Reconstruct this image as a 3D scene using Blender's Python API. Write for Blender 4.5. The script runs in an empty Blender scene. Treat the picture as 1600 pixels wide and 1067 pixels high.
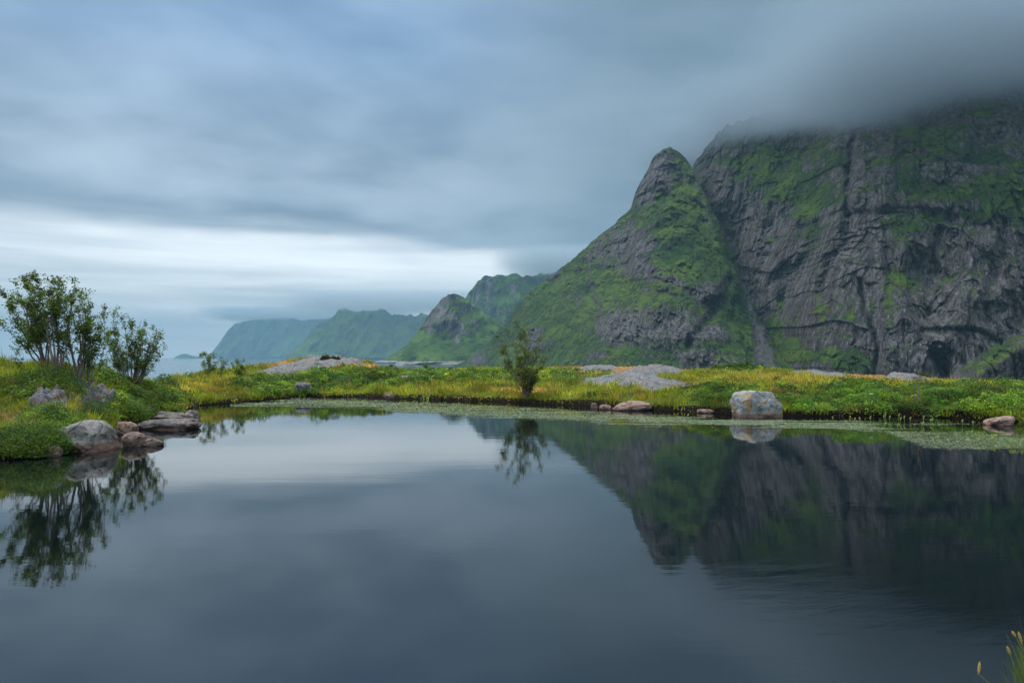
import bpy, math, random
import numpy as np

sc = bpy.context.scene
COL = sc.collection
R = math.radians

# ------------------------------------------------------------------ camera
F = 1150.0            # focal length in pixels of the 1600 px wide photo
CX, HY = 800.0, 558.0 # image column of the axis, row of the horizon
H = 2.0               # eye height above the pond
SEA = -12.0
cam = bpy.data.cameras.new("camera")
cam.sensor_width = 36.0
cam.lens = 36.0 * F / 1600.0
cam.shift_y = (HY - 533.5) / 1600.0
cam.clip_start = 0.1
cam.clip_end = 60000.0
camo = bpy.data.objects.new("camera", cam)
camo.location = (0, 0, H)
camo.rotation_euler = (R(90), 0, 0)
COL.objects.link(camo)
sc.camera = camo

# ------------------------------------------------------------------ node helper
class S:
    """a socket with arithmetic"""
    nt = None
    def __init__(self, s): self.s = s
    @staticmethod
    def m(op, *a, clamp=False):
        n = S.nt.nodes.new("ShaderNodeMath"); n.operation = op; n.use_clamp = clamp
        for i, v in enumerate(a):
            if isinstance(v, S): S.nt.links.new(v.s, n.inputs[i])
            else: n.inputs[i].default_value = v
        return S(n.outputs[0])
    def __add__(s, o): return S.m('ADD', s, o)
    __radd__ = __add__
    def __sub__(s, o): return S.m('SUBTRACT', s, o)
    def __rsub__(s, o): return S.m('SUBTRACT', o, s)
    def __mul__(s, o): return S.m('MULTIPLY', s, o)
    __rmul__ = __mul__
    def __truediv__(s, o): return S.m('DIVIDE', s, o)
    def clamp(s): return S.m('ADD', s, 0.0, clamp=True)

def node(t, **kw):
    n = S.nt.nodes.new(t)
    for k, v in kw.items(): setattr(n, k, v)
    return n
def put(n, name, v):
    i = n.inputs[name]
    if isinstance(v, S): S.nt.links.new(v.s, i)
    else: i.default_value = v
def sstep(v, a, b):
    n = node("ShaderNodeMapRange", interpolation_type='SMOOTHSTEP')
    put(n, 0, v); put(n, 1, a); put(n, 2, b); n.inputs[3].default_value = 0; n.inputs[4].default_value = 1
    return S(n.outputs[0])
def xyz(x, y, z):
    n = node("ShaderNodeCombineXYZ")
    for i, v in enumerate((x, y, z)): put(n, i, v)
    return S(n.outputs[0])
def sep(v):
    n = node("ShaderNodeSeparateXYZ"); put(n, 0, v)
    return S(n.outputs[0]), S(n.outputs[1]), S(n.outputs[2])
def noise(vec, scale, detail=3.0, rough=0.5, dist=0.0):
    n = node("ShaderNodeTexNoise")
    put(n, "Vector", vec); n.inputs["Scale"].default_value = scale
    n.inputs["Detail"].default_value = detail; n.inputs["Roughness"].default_value = rough
    n.inputs["Distortion"].default_value = dist
    return S(n.outputs[0])
def voro(vec, scale, feature='F1'):
    n = node("ShaderNodeTexVoronoi", feature=feature)
    put(n, "Vector", vec); n.inputs["Scale"].default_value = scale
    return n
def mix(f, a, b):
    n = node("ShaderNodeMix", data_type='RGBA')
    put(n, 0, f)
    for i, v in ((6, a), (7, b)):
        if isinstance(v, S): S.nt.links.new(v.s, n.inputs[i])
        else: n.inputs[i].default_value = (v[0], v[1], v[2], 1)
    return S(n.outputs[2])
def cscale(c, f):
    n = node("ShaderNodeVectorMath", operation='SCALE'); put(n, 0, c); put(n, 3, f)
    return S(n.outputs[0])
def attr(name, out="Fac"):
    return S(node("ShaderNodeAttribute", attribute_name=name).outputs[out])
def position(): return S(node("ShaderNodeNewGeometry").outputs["Position"])
def normal_z():
    return sep(S(node("ShaderNodeNewGeometry").outputs["Normal"]))[2]
def vscale(v, sx, sy, sz):
    n = node("ShaderNodeVectorMath", operation='MULTIPLY'); put(n, 0, v); n.inputs[1].default_value = (sx, sy, sz)
    return S(n.outputs[0])
def bump(h, strength, dist):
    n = node("ShaderNodeBump"); n.inputs["Strength"].default_value = strength
    n.inputs["Distance"].default_value = dist; put(n, "Height", h)
    return S(n.outputs[0])
def material(name):
    m = bpy.data.materials.new(name); m.use_nodes = True
    S.nt = m.node_tree
    bs = m.node_tree.nodes["Principled BSDF"]
    return m, bs
def finish(bs, col=None, rough=0.8, nrm=None, spec=0.3):
    if col is not None: put(bs, "Base Color", col if isinstance(col, S) else (*col, 1))
    put(bs, "Roughness", rough)
    bs.inputs["Specular IOR Level"].default_value = spec
    if nrm is not None: put(bs, "Normal", nrm)

# ------------------------------------------------------------------ sky, sun, exposure
SUN_EL, SUN_AZ = 52.0, -60.0        # azimuth from +Y towards +X: high, in front left, behind the cloud
w = bpy.data.worlds.new("World"); sc.world = w; w.use_nodes = True
S.nt = w.node_tree
wn = w.node_tree
for n in list(wn.nodes): wn.nodes.remove(n)
out = node("ShaderNodeOutputWorld")
sky = node("ShaderNodeTexSky", sky_type='NISHITA')
sky.sun_disc = False; sky.sun_elevation = R(SUN_EL); sky.sun_rotation = R(SUN_AZ)
sky.air_density = 1.0; sky.dust_density = 2.0
bg_sky = node("ShaderNodeBackground"); S.nt.links.new(sky.outputs[0], bg_sky.inputs[0]); bg_sky.inputs[1].default_value = 0.08
d = S(node("ShaderNodeTexCoord").outputs["Generated"])
dx, dy, dz = sep(d)
hh = S.m('SQRT', dx*dx + dy*dy + 1e-5)
A = dx / hh
E = S.m('MAXIMUM', dz / hh, 0.0)
U = dx / (E*1.0 + 0.16); V = dy / (E*1.0 + 0.16)
deck = xyz(U, V, 0.0)
n_big = noise(deck, 0.55, 3.0, 0.45, 0.3)
n_mid = noise(deck, 1.5, 4.0, 0.48, 0.15)
# overcast deck above the bright band
deckcol = mix(sstep(n_big*0.6 + n_mid*0.4, 0.40, 0.62), (0.135, 0.20, 0.275), (0.37, 0.46, 0.56))
topc = mix(sstep(n_mid*0.6 + n_big*0.4, 0.38, 0.62), (0.125, 0.225, 0.37), (0.26, 0.385, 0.56))
upper = mix(sstep(E, 0.24, 0.44)*0.8, deckcol, topc)
upper = mix(sstep(A + n_mid*0.3, -0.05, 0.36)*0.9, upper, mix(sstep(n_mid, 0.35, 0.65), (0.115, 0.175, 0.225), (0.18, 0.25, 0.31)))
# bright band low on the left
streak = noise(xyz(A*2.2, E*26.0, 3.0), 1.0, 5.0, 0.5, 0.4)
streak2 = noise(xyz(A*3.0, E*60.0, 7.0), 1.0, 4.0, 0.5, 0.2)
lower = mix(sstep(streak*0.75 + streak2*0.25, 0.40, 0.64), (0.50, 0.57, 0.62), (1.02, 1.06, 1.07))
lower = mix(sstep(E, 0.075, 0.0)*0.7, lower, mix(streak2, (0.95, 1.02, 1.06), (1.6, 1.64, 1.66)))
Eb = 0.150 - S.m('MAXIMUM', A + 0.33, 0.0)*0.068
edge = sstep(E - Eb + (n_mid - 0.5)*0.06 + (streak - 0.5)*0.05, -0.014, 0.036)
lower = mix(sstep(A, 0.02, 0.16)*0.85, lower, (0.27, 0.35, 0.42))
bright = sstep(E - Eb, -0.085, -0.015)*(1.0 - sstep(A, -0.02, 0.14))*sstep(A + (streak - 0.5)*1.6 + (n_mid - 0.5)*0.5, -1.0, -0.40)
lower = mix(bright*0.75, lower, mix(streak2, (0.74, 0.80, 0.84), (1.05, 1.08, 1.09)))
cloudcol = mix(edge, lower, upper)
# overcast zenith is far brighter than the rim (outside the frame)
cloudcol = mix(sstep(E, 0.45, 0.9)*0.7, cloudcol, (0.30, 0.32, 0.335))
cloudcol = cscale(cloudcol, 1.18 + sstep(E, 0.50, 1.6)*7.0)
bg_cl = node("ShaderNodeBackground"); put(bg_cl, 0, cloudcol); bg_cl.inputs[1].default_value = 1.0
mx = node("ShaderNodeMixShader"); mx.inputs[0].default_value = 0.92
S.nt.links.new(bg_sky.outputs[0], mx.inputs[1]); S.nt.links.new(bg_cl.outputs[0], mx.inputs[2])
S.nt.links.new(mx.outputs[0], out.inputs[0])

sl = bpy.data.lights.new("sun", 'SUN'); sl.energy = 1.5; sl.angle = R(20); sl.color = (1, 0.95, 0.87)
so = bpy.data.objects.new("sun", sl); COL.objects.link(so)
el, az = R(SUN_EL), R(SUN_AZ)
from mathutils import Vector
sv = Vector((math.sin(az)*math.cos(el), math.cos(az)*math.cos(el), math.sin(el)))
so.rotation_euler = sv.to_track_quat('Z', 'Y').to_euler()

sc.view_settings.view_transform = 'Standard'
sc.view_settings.look = 'None'
sc.view_settings.exposure = 0.45
sc.view_settings.gamma = 1.0
sc.render.engine = 'CYCLES'
sc.cycles.max_bounces = 6
sc.cycles.diffuse_bounces = 2
sc.cycles.glossy_bounces = 3
sc.cycles.transparent_max_bounces = 8
sc.cycles.volume_bounces = 2
sc.cycles.use_denoising = True

# ------------------------------------------------------------------ numpy noise
rng = np.random.default_rng(11)
_P = rng.permutation(256).astype(np.int64); _P = np.concatenate([_P, _P, _P])
_G = rng.normal(size=(256, 3)); _G /= np.linalg.norm(_G, axis=1)[:, None]
def pn(x, y, z=0.0):
    x = np.asarray(x, float); y = np.asarray(y, float); z = np.asarray(z, float) + np.zeros_like(x)
    xi = np.floor(x).astype(np.int64); yi = np.floor(y).astype(np.int64); zi = np.floor(z).astype(np.int64)
    xf, yf, zf = x-xi, y-yi, z-zi
    u, v, q = (t*t*t*(t*(t*6-15)+10) for t in (xf, yf, zf))
    xi &= 255; yi &= 255; zi &= 255
    def g(i, j, k):
        gi = _G[_P[_P[_P[(xi+i) & 255] + ((yi+j) & 255)] + ((zi+k) & 255)]]
        return gi[..., 0]*(xf-i) + gi[..., 1]*(yf-j) + gi[..., 2]*(zf-k)
    def L(a, b, t): return a + (b-a)*t
    return 1.5*L(L(L(g(0,0,0), g(1,0,0), u), L(g(0,1,0), g(1,1,0), u), v),
             L(L(g(0,0,1), g(1,0,1), u), L(g(0,1,1), g(1,1,1), u), v), q)
def fbm(x, y, z=0.0, o=4, g=0.5):
    r = 0; a = 1.0
    for i in range(o):
        r = r + a*pn(np.asarray(x)*2**i + 17.3*i, np.asarray(y)*2**i - 9.1*i, np.asarray(z)*2**i + 3.7*i); a *= g
    return r
def ridged(x, y, z=0.0, o=4, g=0.5):
    r = 0; a = 1.0
    for i in range(o):
        r = r + a*(1-2*np.abs(pn(np.asarray(x)*2**i + 5.3*i, np.asarray(y)*2**i + 2.1*i, np.asarray(z)*2**i))); a *= g
    return r
def facets(u, v, seed):
    """flat tilted blocks with sharp edges between them"""
    ui = np.floor(u).astype(np.int64); vi = np.floor(v).astype(np.int64)
    best = np.full(u.shape, 1e9); out = np.zeros(u.shape)
    sd_ = int(seed*7) % 251
    for i in (-1, 0, 1):
        for j in (-1, 0, 1):
            h = _P[_P[(ui+i) & 255] + ((vi+j) & 255)] + sd_
            a = _G[h & 255]; b = _G[(h+91) & 255]
            du = u - (ui+i+0.5+0.45*a[..., 0]); dv = v - (vi+j+0.5+0.45*a[..., 1])
            d_ = du*du + dv*dv
            val = b[..., 0] + du*b[..., 1]*1.1 + dv*(b[..., 2]*0.8 - 0.10)
            m_ = d_ < best
            best = np.where(m_, d_, best); out = np.where(m_, val, out)
    return out
def ss(v, a, b):
    t = np.clip((v-a)/(b-a), 0, 1); return t*t*(3-2*t)

# ------------------------------------------------------------------ mesh helper
def mesh(name, v, faces, mat=None, parent=None, attrs=None, cols=None, smooth=True, link=True):
    """v (N,3); faces (M,k) int array or list of such arrays"""
    v = np.asarray(v, np.float32)
    fl = faces if isinstance(faces, list) else [faces]
    fl = [np.asarray(f, np.int32) for f in fl if len(f)]
    me = bpy.data.meshes.new(name)
    me.vertices.add(len(v)); me.vertices.foreach_set("co", v.ravel())
    li = np.concatenate([f.ravel() for f in fl])
    tot = np.concatenate([np.full(len(f), f.shape[1], np.int32) for f in fl])
    st = np.concatenate([[0], np.cumsum(tot)[:-1]]).astype(np.int32)
    me.loops.add(len(li)); me.loops.foreach_set("vertex_index", li)
    me.polygons.add(len(tot)); me.polygons.foreach_set("loop_start", st)
    me.polygons.foreach_set("use_smooth", np.full(len(tot), smooth, bool))
    for k, a in (attrs or {}).items():
        at = me.attributes.new(k, 'FLOAT', 'POINT'); at.data.foreach_set("value", np.asarray(a, np.float32).ravel())
    if cols is not None:
        at = me.attributes.new("tint", 'FLOAT_COLOR', 'POINT')
        c = np.ones((len(v), 4), np.float32); c[:, :3] = cols
        at.data.foreach_set("color", c.ravel())
    me.update(calc_edges=True)
    if mat: me.materials.append(mat)
    o = bpy.data.objects.new(name, me)
    if link: COL.objects.link(o)
    if parent: o.parent = parent
    return o
def grid_faces(nu, nv):
    i = np.arange(nu-1)[:, None]*nv + np.arange(nv-1)[None, :]
    return np.stack([i, i+nv, i+nv+1, i+1], -1).reshape(-1, 4)
def tag(o, label=None, cat=None, group=None, kind=None):
    if label: o["label"] = label
    if cat: o["category"] = cat
    if group: o["group"] = group
    if kind: o["kind"] = kind
    return o
def empty(name, loc):
    o = bpy.data.objects.new(name, None); o.location = loc; o.empty_display_size = 0.3
    COL.objects.link(o); return o
def at(px, y, D):
    """world point seen at a photo pixel at depth D"""
    return ((px-CX)/F*D, D, H + (HY-y)/F*D)
def blobs(px, y, lst):
    r = np.zeros_like(px)
    for (a, b, rx, ry, s) in lst:
        r = r + s*np.exp(-(((px-a)/rx)**2 + ((y-b)/ry)**2))
    return r
def along(px, y, pts, width):
    """1 on a polyline of pixels, falling to 0 over width"""
    best = np.full(px.shape, 1e9)
    for (a, b), (c, e) in zip(pts[:-1], pts[1:]):
        vx, vy = c-a, e-b
        t = np.clip(((px-a)*vx + (y-b)*vy)/(vx*vx+vy*vy), 0, 1)
        best = np.minimum(best, np.hypot(px-a-t*vx, y-b-t*vy))
    return np.exp(-(best/width)**2)

# ------------------------------------------------------------------ materials of the setting
def mountain_material(name, g1, g2, r1, r2, scale, scr1=(0.055, 0.052, 0.05), scr2=(0.13, 0.125, 0.12)):
    m, bs = material(name)
    p = position()
    veg = attr("veg"); sc_ = attr("scree")
    px_, py_, pz_ = sep(p)
    tilt = xyz(px_ - pz_*0.28, py_*0.35, pz_*0.09)
    n1 = noise(p, 0.045*scale, 5, 0.62)
    n2 = noise(p, 0.30*scale, 4, 0.65)
    st = noise(tilt, 0.42*scale, 4, 0.62)
    blot = noise(p, 0.014*scale, 3, 0.5)
    nz = normal_z()
    n3 = noise(p, 0.11*scale, 4, 0.6)
    v = veg + (n1-0.5)*1.8 + (n3-0.5)*1.5 + (n2-0.5)*1.3 + (nz-0.30)*1.2 + 0.04
    vf = sstep(v, 0.47, 0.60)
    rock = mix(sstep(st*0.65 + n2*0.35, 0.38, 0.64), r1, r2)
    rock = mix(sstep(blot, 0.46, 0.66)*0.5, rock, (0.060, 0.042, 0.038))
    rock = mix(sstep(noise(tilt, 1.6*scale, 2, 0.6), 0.58, 0.68)*0.7, rock, (0.24, 0.232, 0.225))
    dark = sstep(noise(xyz(px_ - pz_*0.28, py_*0.35, pz_*0.10), 0.22*scale, 4, 0.65), 0.54, 0.62)
    rock = mix(dark*0.45, rock, (0.016, 0.015, 0.016))
    rock = mix(sc_, rock, mix(n2, scr1, scr2))
    vo = voro(p, 0.14*scale)
    bushes = sstep(S(vo.outputs["Distance"]) + (noise(p, 0.02*scale, 2)-0.5)*1.3, 0.52, 0.30)
    green = mix(sstep(n1*0.5 + blot*0.5, 0.38, 0.62), g1, g2)
    green = mix(sstep(n2, 0.60, 0.75)*0.4, green, (0.16, 0.15, 0.05))
    green = mix(bushes*0.65, green, (g1[0]*0.45, g1[1]*0.55, g1[2]*0.6))
    col = mix(vf, rock, green)
    hgt = st*(1.0-vf)*1.4 + n2*1.0 + noise(p, 1.1*scale, 3, 0.6)*0.5 + bushes*vf*0.5
    finish(bs, col, 0.9, bump(hgt, 0.9, 3.0/scale), 0.15)
    return m

M_MOUNT = mountain_material("cliff_rock_and_turf", (0.018, 0.048, 0.008), (0.072, 0.115, 0.012), (0.029, 0.026, 0.025), (0.148, 0.134, 0.126), 1.0)
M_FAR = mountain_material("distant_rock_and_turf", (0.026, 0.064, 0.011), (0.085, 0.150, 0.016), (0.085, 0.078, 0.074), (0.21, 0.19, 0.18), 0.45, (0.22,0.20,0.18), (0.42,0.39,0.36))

# ------------------------------------------------------------------ mountains
def relief(name, cols, u0, u1, nu, nv, prof, disp, veg, mat, crest_noise=3.0, back=(60, 55), scree=None, ulist=None):
    c = np.array(cols, float)
    u = np.linspace(u0, u1, nu) if ulist is None else ulist
    nu = len(u)
    def I(k): return np.interp(u, c[:, 0], c[:, k])
    yb, Db, yc, Dc = I(1), I(2), I(3), I(4)
    yc = yc + crest_noise*(fbm(u/14.0, 0*u+3.3, o=4, g=0.6))*ss(yb-yc, 5, 40)
    s = np.linspace(0, 1, nv)
    PX = np.repeat(u[:, None], nv, 1); T = np.repeat(s[None, :], nu, 0)
    Y = yb[:, None] + (yc-yb)[:, None]*T
    D = Db[:, None] + (Dc-Db)[:, None]*prof(T, PX)
    X, _, Z = at(PX, Y, D)
    dsp, led = disp(PX, Y, X, D, Z)
    D2 = D - dsp*ss(T, 0, 0.05)
    X, _, Z = at(PX, Y, D2)
    V = np.stack([X, D2, Z], -1)
    vg = veg(PX, Y, led)
    scr = scree(PX, Y) if scree else np.zeros_like(vg)
    # the far side, sloping down behind the crest
    nb = 5; rows = []
    for k in range(1, nb+1):
        Dk = D2[:, -1] + back[0]*k
        zk = Z[:, -1] - back[1]*k*(0.4+0.2*k)
        rows.append(np.stack([(u-CX)/F*Dk, Dk, zk], -1))
    V = np.concatenate([V, np.stack(rows, 1)], 1)
    vg = np.concatenate([vg, np.repeat(vg[:, -1:], nb, 1)], 1)
    scr = np.concatenate([scr, np.repeat(scr[:, -1:]*0, nb, 1)], 1)
    o = mesh(name, V.reshape(-1, 3), grid_faces(nu, nv+nb)[:, ::-1], mat, attrs={"veg": vg, "scree": scr})
    tag(o, kind="structure")
    return o

def cliff(X, D, Z, k=1.0, seed=0.0, led_h=24.0):
    xt = X - 0.28*Z
    w1 = fbm(X/32, Z/32, seed+1, 4, 0.5)*0.45; w2 = fbm(X/14, Z/14, seed+4, 3, 0.6)*0.45
    big = fbm(X/85, Z/110, D/160+seed, 3)*17*k
    ribs = ridged(xt/34, Z/105, seed, 3, 0.5)*3.2*k + ridged(xt/75+3, Z/170, seed+3, 3, 0.5)*11*k
    blocks = (facets(xt/30+w1, Z/46+w1, seed)*1.9 + facets(xt/11+w2, Z/19+w2, seed+3)*2.1 + facets(xt/4.2+w2, Z/8.5+w2, seed+5)*1.25)*k
    joint = -2.6*ss(1-2*np.abs(pn(xt/15+w2*0.5, Z/120, seed+11)), 0.80, 1.0) - 1.4*ss(1-2*np.abs(pn(xt/6+w2*0.5, Z/60, seed+13)), 0.78, 1.0)
    streak = joint*k + fbm(xt/3.6, Z/50, seed, 4, 0.65)*2.0*k
    h = Z/led_h + fbm(X/45, Z/70, seed+5, 3)*1.1
    f = h - np.floor(h)
    led = ss(f, 0.68, 0.80)*(1-ss(f, 0.98, 1.0))
    amp = 1.3*np.clip(0.6 + fbm(X/50, Z/40, seed+9, 2), 0, 1.3)
    saw = np.where(f < 0.72, f/0.72*0.8, 0.8 - (f-0.72)/0.28*0.8)
    fine = fbm(xt/1.8, Z/7.0, seed, 2, 0.6)*0.5
    return big + ribs + streak + blocks + amp*saw*k + fine*k, led

# main wall on the right
B = [(980,600,860,470,1000),(1040,600,800,330,930),(1060,600,760,297,900),(1082,600,720,262,860),(1100,600,690,234,830),
     (1120,600,660,210,810),(1135,602,640,196,800),(1150,605,620,192,790),(1200,610,560,178,760),(1250,612,500,168,740),(1300,615,440,146,720),(1335,616,425,116,710),
     (1400,618,405,85,690),(1500,620,385,55,660),(1600,622,370,30,640),(1800,628,345,0,600),(2150,640,330,-20,560)]
cave = [(1478,584),(1470,565),(1462,552)]
B_VEG = [(1173,253,95,42,.8),(1226,293,60,30,.75),(1266,341,30,45,.6),(1270,376,25,40,.5),(1296,244,35,25,.5),(1292,306,40,20,.5),
     (1380,253,45,10,.6),(1468,222,55,26,.75),(1428,284,28,15,.6),(1534,244,42,15,.6),(1490,304,105,18,.75),(1570,297,50,40,.55),
     (1525,337,75,18,.65),(1420,350,40,15,.5),(1406,385,25,35,.55),(1415,442,25,22,.5),(1292,482,55,25,.55),(1310,518,42,25,.5),
     (1265,556,80,14,.9),(1336,572,50,26,.95),(1208,504,26,50,.9),(1240,540,30,30,.8),(1560,553,42,12,.6),(1530,170,18,22,.5),
     (1640,330,60,60,.5),(1155,400,25,40,.4),(1445,478,20,10,.4),(1392,470,14,40,.3),(1500,575,30,10,.3)]
def B_disp(PX, Y, X, D, Z):
    PX = PX + 7*fbm(X/26, Z/26, 3.0, 4); Y = Y + 6*fbm(X/26, Z/26, 8.0, 4)
    d0, led = cliff(X, D, Z, 1.0, 1.0)
    ks = ss(Y, 120, 330)*0.35 + 0.65
    d0 = d0*ks
    d0 = d0 - 15*along(PX, Y, [(1336,170),(1332,250),(1326,335)], 6)      # dark cleft
    d0 = d0 - 9*along(PX, Y, [(1345,440),(1352,480),(1366,530),(1372,585)], 4)
    d0 = d0 + 16*ss(PX, 1366, 1384)*ss(Y, 420, 470)*(1-ss(PX, 1520, 1600))
    d0 = d0 - 22*along(PX, Y, cave, 9)*ss(Y, 543, 556)
    d0 = d0 + 30*ss(Y - (600 - (PX-1478)*0.62), -14, 20)*ss(PX, 1478, 1500)   # leaning slabs at the foot
    d0 = d0 - 12*along(PX, Y, [(1120,330),(1160,420),(1195,500)], 16)
    for pts, wd_, am in (([(1255,330),(1222,395),(1192,450)],9,9), ([(1335,300),(1300,370),(1268,440),(1262,520)],13,10), ([(1212,300),(1180,360),(1160,410)],9,7),
                         ([(1290,330),(1255,400),(1225,470)],9,-9), ([(1300,420),(1292,470),(1300,540)],10,-7), ([(1245,460),(1235,510)],12,9),
                         ([(1420,360),(1408,420),(1415,500)],12,9), ([(1470,360),(1455,430),(1450,500)],9,-8), ([(1530,370),(1508,440),(1500,510)],13,9),
                         ([(1570,350),(1552,430),(1540,500)],9,-7), ([(1400,200),(1390,260),(1385,310)],12,8), ([(1450,170),(1440,240),(1432,300)],9,-7), ([(1520,190),(1500,250)],12,8)):
        d0 = d0 + am*along(PX, Y, pts, wd_)
    d0 = d0 - 5*along(PX, Y, [(1340,330),(1420,328),(1500,345)], 7)
    d0 = d0 - 6*along(PX, Y, [(1440,520),(1520,518),(1560,540)], 6)
    return d0, led
def B_veg(PX, Y, led):
    v = 1.1*blobs(PX, Y, B_VEG) - 0.40 + led*0.36*(1-ss(Y, 380, 480)*0.75)
    v = v - 0.6*along(PX, Y, [(1336,170),(1332,250),(1326,335)], 9) - 0.8*along(PX, Y, cave, 12)
    return v
def B_prof(T, PX):
    steep = ss(PX, 1180, 1380)
    return (1-steep)*T**1.15 + steep*(0.42*T + 0.58*T**4)
ulB = np.concatenate([np.arange(980, 1640, 0.9), np.arange(1640, 2151, 4.0)])
relief("mountain_wall", B, 0, 0, 0, 520, B_prof, B_disp, B_veg, M_MOUNT, 5.5, ulist=ulB)

# the pointed ridge in front of it
A_ = [(690,577,1180,576,1190),(700,578,1150,574,1170),(735,581,1050,561,1120),(760,583,960,536,1080),(790,586,870,505,1040),(820,588,800,462,1000),
      (850,590,740,441,980),(880,592,680,416,960),(905,594,640,395,940),(930,596,605,375,920),(960,597,575,350,890),(985,598,550,325,862),
      (993,598,545,300,850),(1010,599,530,268,840),(1022,600,520,245,832),(1035,600,510,233,826),(1047,600,503,229,820),(1060,600,497,236,812),
      (1072,600,490,250,800),(1082,600,485,264,788),(1100,601,478,302,756),(1125,602,470,352,716),(1140,603,466,400,680),
      (1165,604,460,462,630),(1200,606,452,522,575),(1230,607,447,568,520),(1262,609,442,600,470)]
A_ROCK = [(984,381,55,28,1.0),(1030,262,34,36,1.3),(1048,438,30,22,.8),(1111,452,38,30,.9),(966,508,40,32,1.1),(1048,506,50,34,.95),
          (1107,517,48,20,1.0),(1111,562,60,20,1.0),(838,527,16,22,1.0),(1010,300,14,20,1.0),(900,470,26,12,.5),(1000,420,40,14,.6),
          (925,560,30,14,.4),(745,560,20,22,.8),(1180,560,30,14,.2),(870,425,14,10,.6),(935,400,14,12,.5)]
def A_disp(PX, Y, X, D, Z):
    PX = PX + 6*fbm(X/26, Z/26, 3.0, 4)
    rock = np.clip(blobs(PX, Y, A_ROCK), 0, 1)
    d0, led = cliff(X, D, Z, 0.28 + 0.62*rock, 4.0, 30.0)
    d0 = d0 + 7*fbm(X/16, Z/16, 6.0, 4, 0.6) + 5*fbm(X/30, Z/30, 2.0, 4)
    d0 = d0 + 14*along(PX, Y, [(1085,275),(1110,340),(1130,400),(1150,460)], 9)
    d0 = d0 - 8*along(PX, Y, [(915,410),(925,470),(930,520)], 6)
    d0 = d0 - 14*along(PX, Y, [(1140,440),(1120,480),(1075,540)], 9)
    d0 = d0 + 12*along(PX, Y, [(1085,520),(1130,545),(1150,575)], 26)
    return d0, led
def A_veg(PX, Y, led):
    v = 0.66 - 1.15*blobs(PX, Y, A_ROCK) + 0.2*led
    v = v + 0.5*blobs(PX, Y, [(1080,394,50,50,1),(1035,340,40,30,.6),(1080,505,30,10,1.1),(1100,540,50,8,1.1),(1150,470,16,60,.6)])
    v = v - 0.7*along(PX, Y, [(1087,285),(1108,345),(1118,365)], 5)
    v = v - 0.5*along(PX, Y, [(918,400),(924,440),(934,470)], 2.5)
    v = v - 1.8*A_scree(PX, Y)
    return v
def A_scree(PX, Y):
    return np.clip(along(PX, Y, [(1170,470),(1186,520),(1192,582)], 12)*0.8 + along(PX, Y, [(1190,520),(1212,585)], 13)*0.8 + 0.5*fbm(PX/7, Y/14, 3.0, 3) - 0.25, 0, 1)
relief("mountain_ridge", A_, 690, 1262, 640, 420, lambda T, PX: T**1.1, A_disp, A_veg, M_MOUNT, 3.0, scree=A_scree)

# headland with the sunlit foot
C_ = [(618,571.2,1330,568,1345),(625,571,1340,558,1380),(640,571,1345,532,1450),(650,570.5,1350,520,1480),(660,570,1350,506,1500),(668,570,1350,493,1510),(680,569.8,1350,478,1520),
      (690,569.6,1350,467,1530),(700,569.4,1350,461,1530),(712,569.2,1345,459,1530),(722,569,1340,462,1520),(735,569.5,1330,476,1520),(760,570,1300,492,1520),
      (800,571,1280,520,1500),(850,572,1280,540,1480)]
C_ROCK = [(690,490,22,26,1.2),(715,520,14,40,.9),(668,515,12,20,.7),(712,462,16,5,.6),(740,500,12,40,.7)]
def C_disp(PX, Y, X, D, Z):
    d0, led = cliff(X, D, Z, 0.3 + 0.5*np.clip(blobs(PX, Y, C_ROCK), 0, 1), 7.0, 20)
    return d0 + 30*fbm(X/60, Z/60, 3.3, 3) - 12*np.abs(np.sin(PX/9.0))*ss(Y, 560, 480), led
def C_veg(PX, Y, led):
    shore = ss(Y, 563.5, 565.5)
    return 0.85 - 1.0*blobs(PX, Y, C_ROCK) - 2.5*shore
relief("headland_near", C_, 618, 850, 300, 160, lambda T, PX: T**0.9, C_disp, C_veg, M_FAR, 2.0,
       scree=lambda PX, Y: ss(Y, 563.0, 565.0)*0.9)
# low spit left of it
C2 = [(585,566,1750,565.5,1760),(598,566,1750,562,1770),(612,566.5,1740,554,1800),(628,567,1730,543,1850),(645,567.5,1720,532,1900),(665,568,1700,520,1950),(700,568,1700,512,1950)]
relief("headland_spit", C2, 585, 700, 150, 60, lambda T, PX: T, lambda PX, Y, X, D, Z: (20*fbm(X/60, Z/30, 1.0, 4), 0*X),
       lambda PX, Y, led: 0.62 - 2.5*ss(Y, 562.5, 564.5), M_FAR, 2.0, scree=lambda PX, Y: ss(Y, 562.5, 564.0)*0.8)
def far_disp(amp, sc_, seed):
    def f(PX, Y, X, D, Z):
        return amp*(ridged(X/(95*sc_), Z/(260*sc_), seed, 4) + 0.8*fbm(X/(40*sc_), Z/(60*sc_), seed, 4)), 0*X
    return f
D_ = [(690,569,2300,500,2500),(705,569,2250,484,2480),(725,569,2200,470,2450),(740,569,2200,449,2430),(750,569,2200,438,2420),(757,569,2200,430,2420),(775,569,2200,431,2420),
      (800,569,2200,429,2430),(830,569,2200,432,2440),(860,569,2200,425,2450),(920,569,2200,420,2450)]
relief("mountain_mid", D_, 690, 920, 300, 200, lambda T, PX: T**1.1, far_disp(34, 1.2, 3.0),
       lambda PX, Y, led: 0.60 - 0.5*blobs(PX, Y, [(757,455,16,30,.8),(735,490,20,20,.7)]), M_FAR, 4.0, back=(150, 60))
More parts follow.
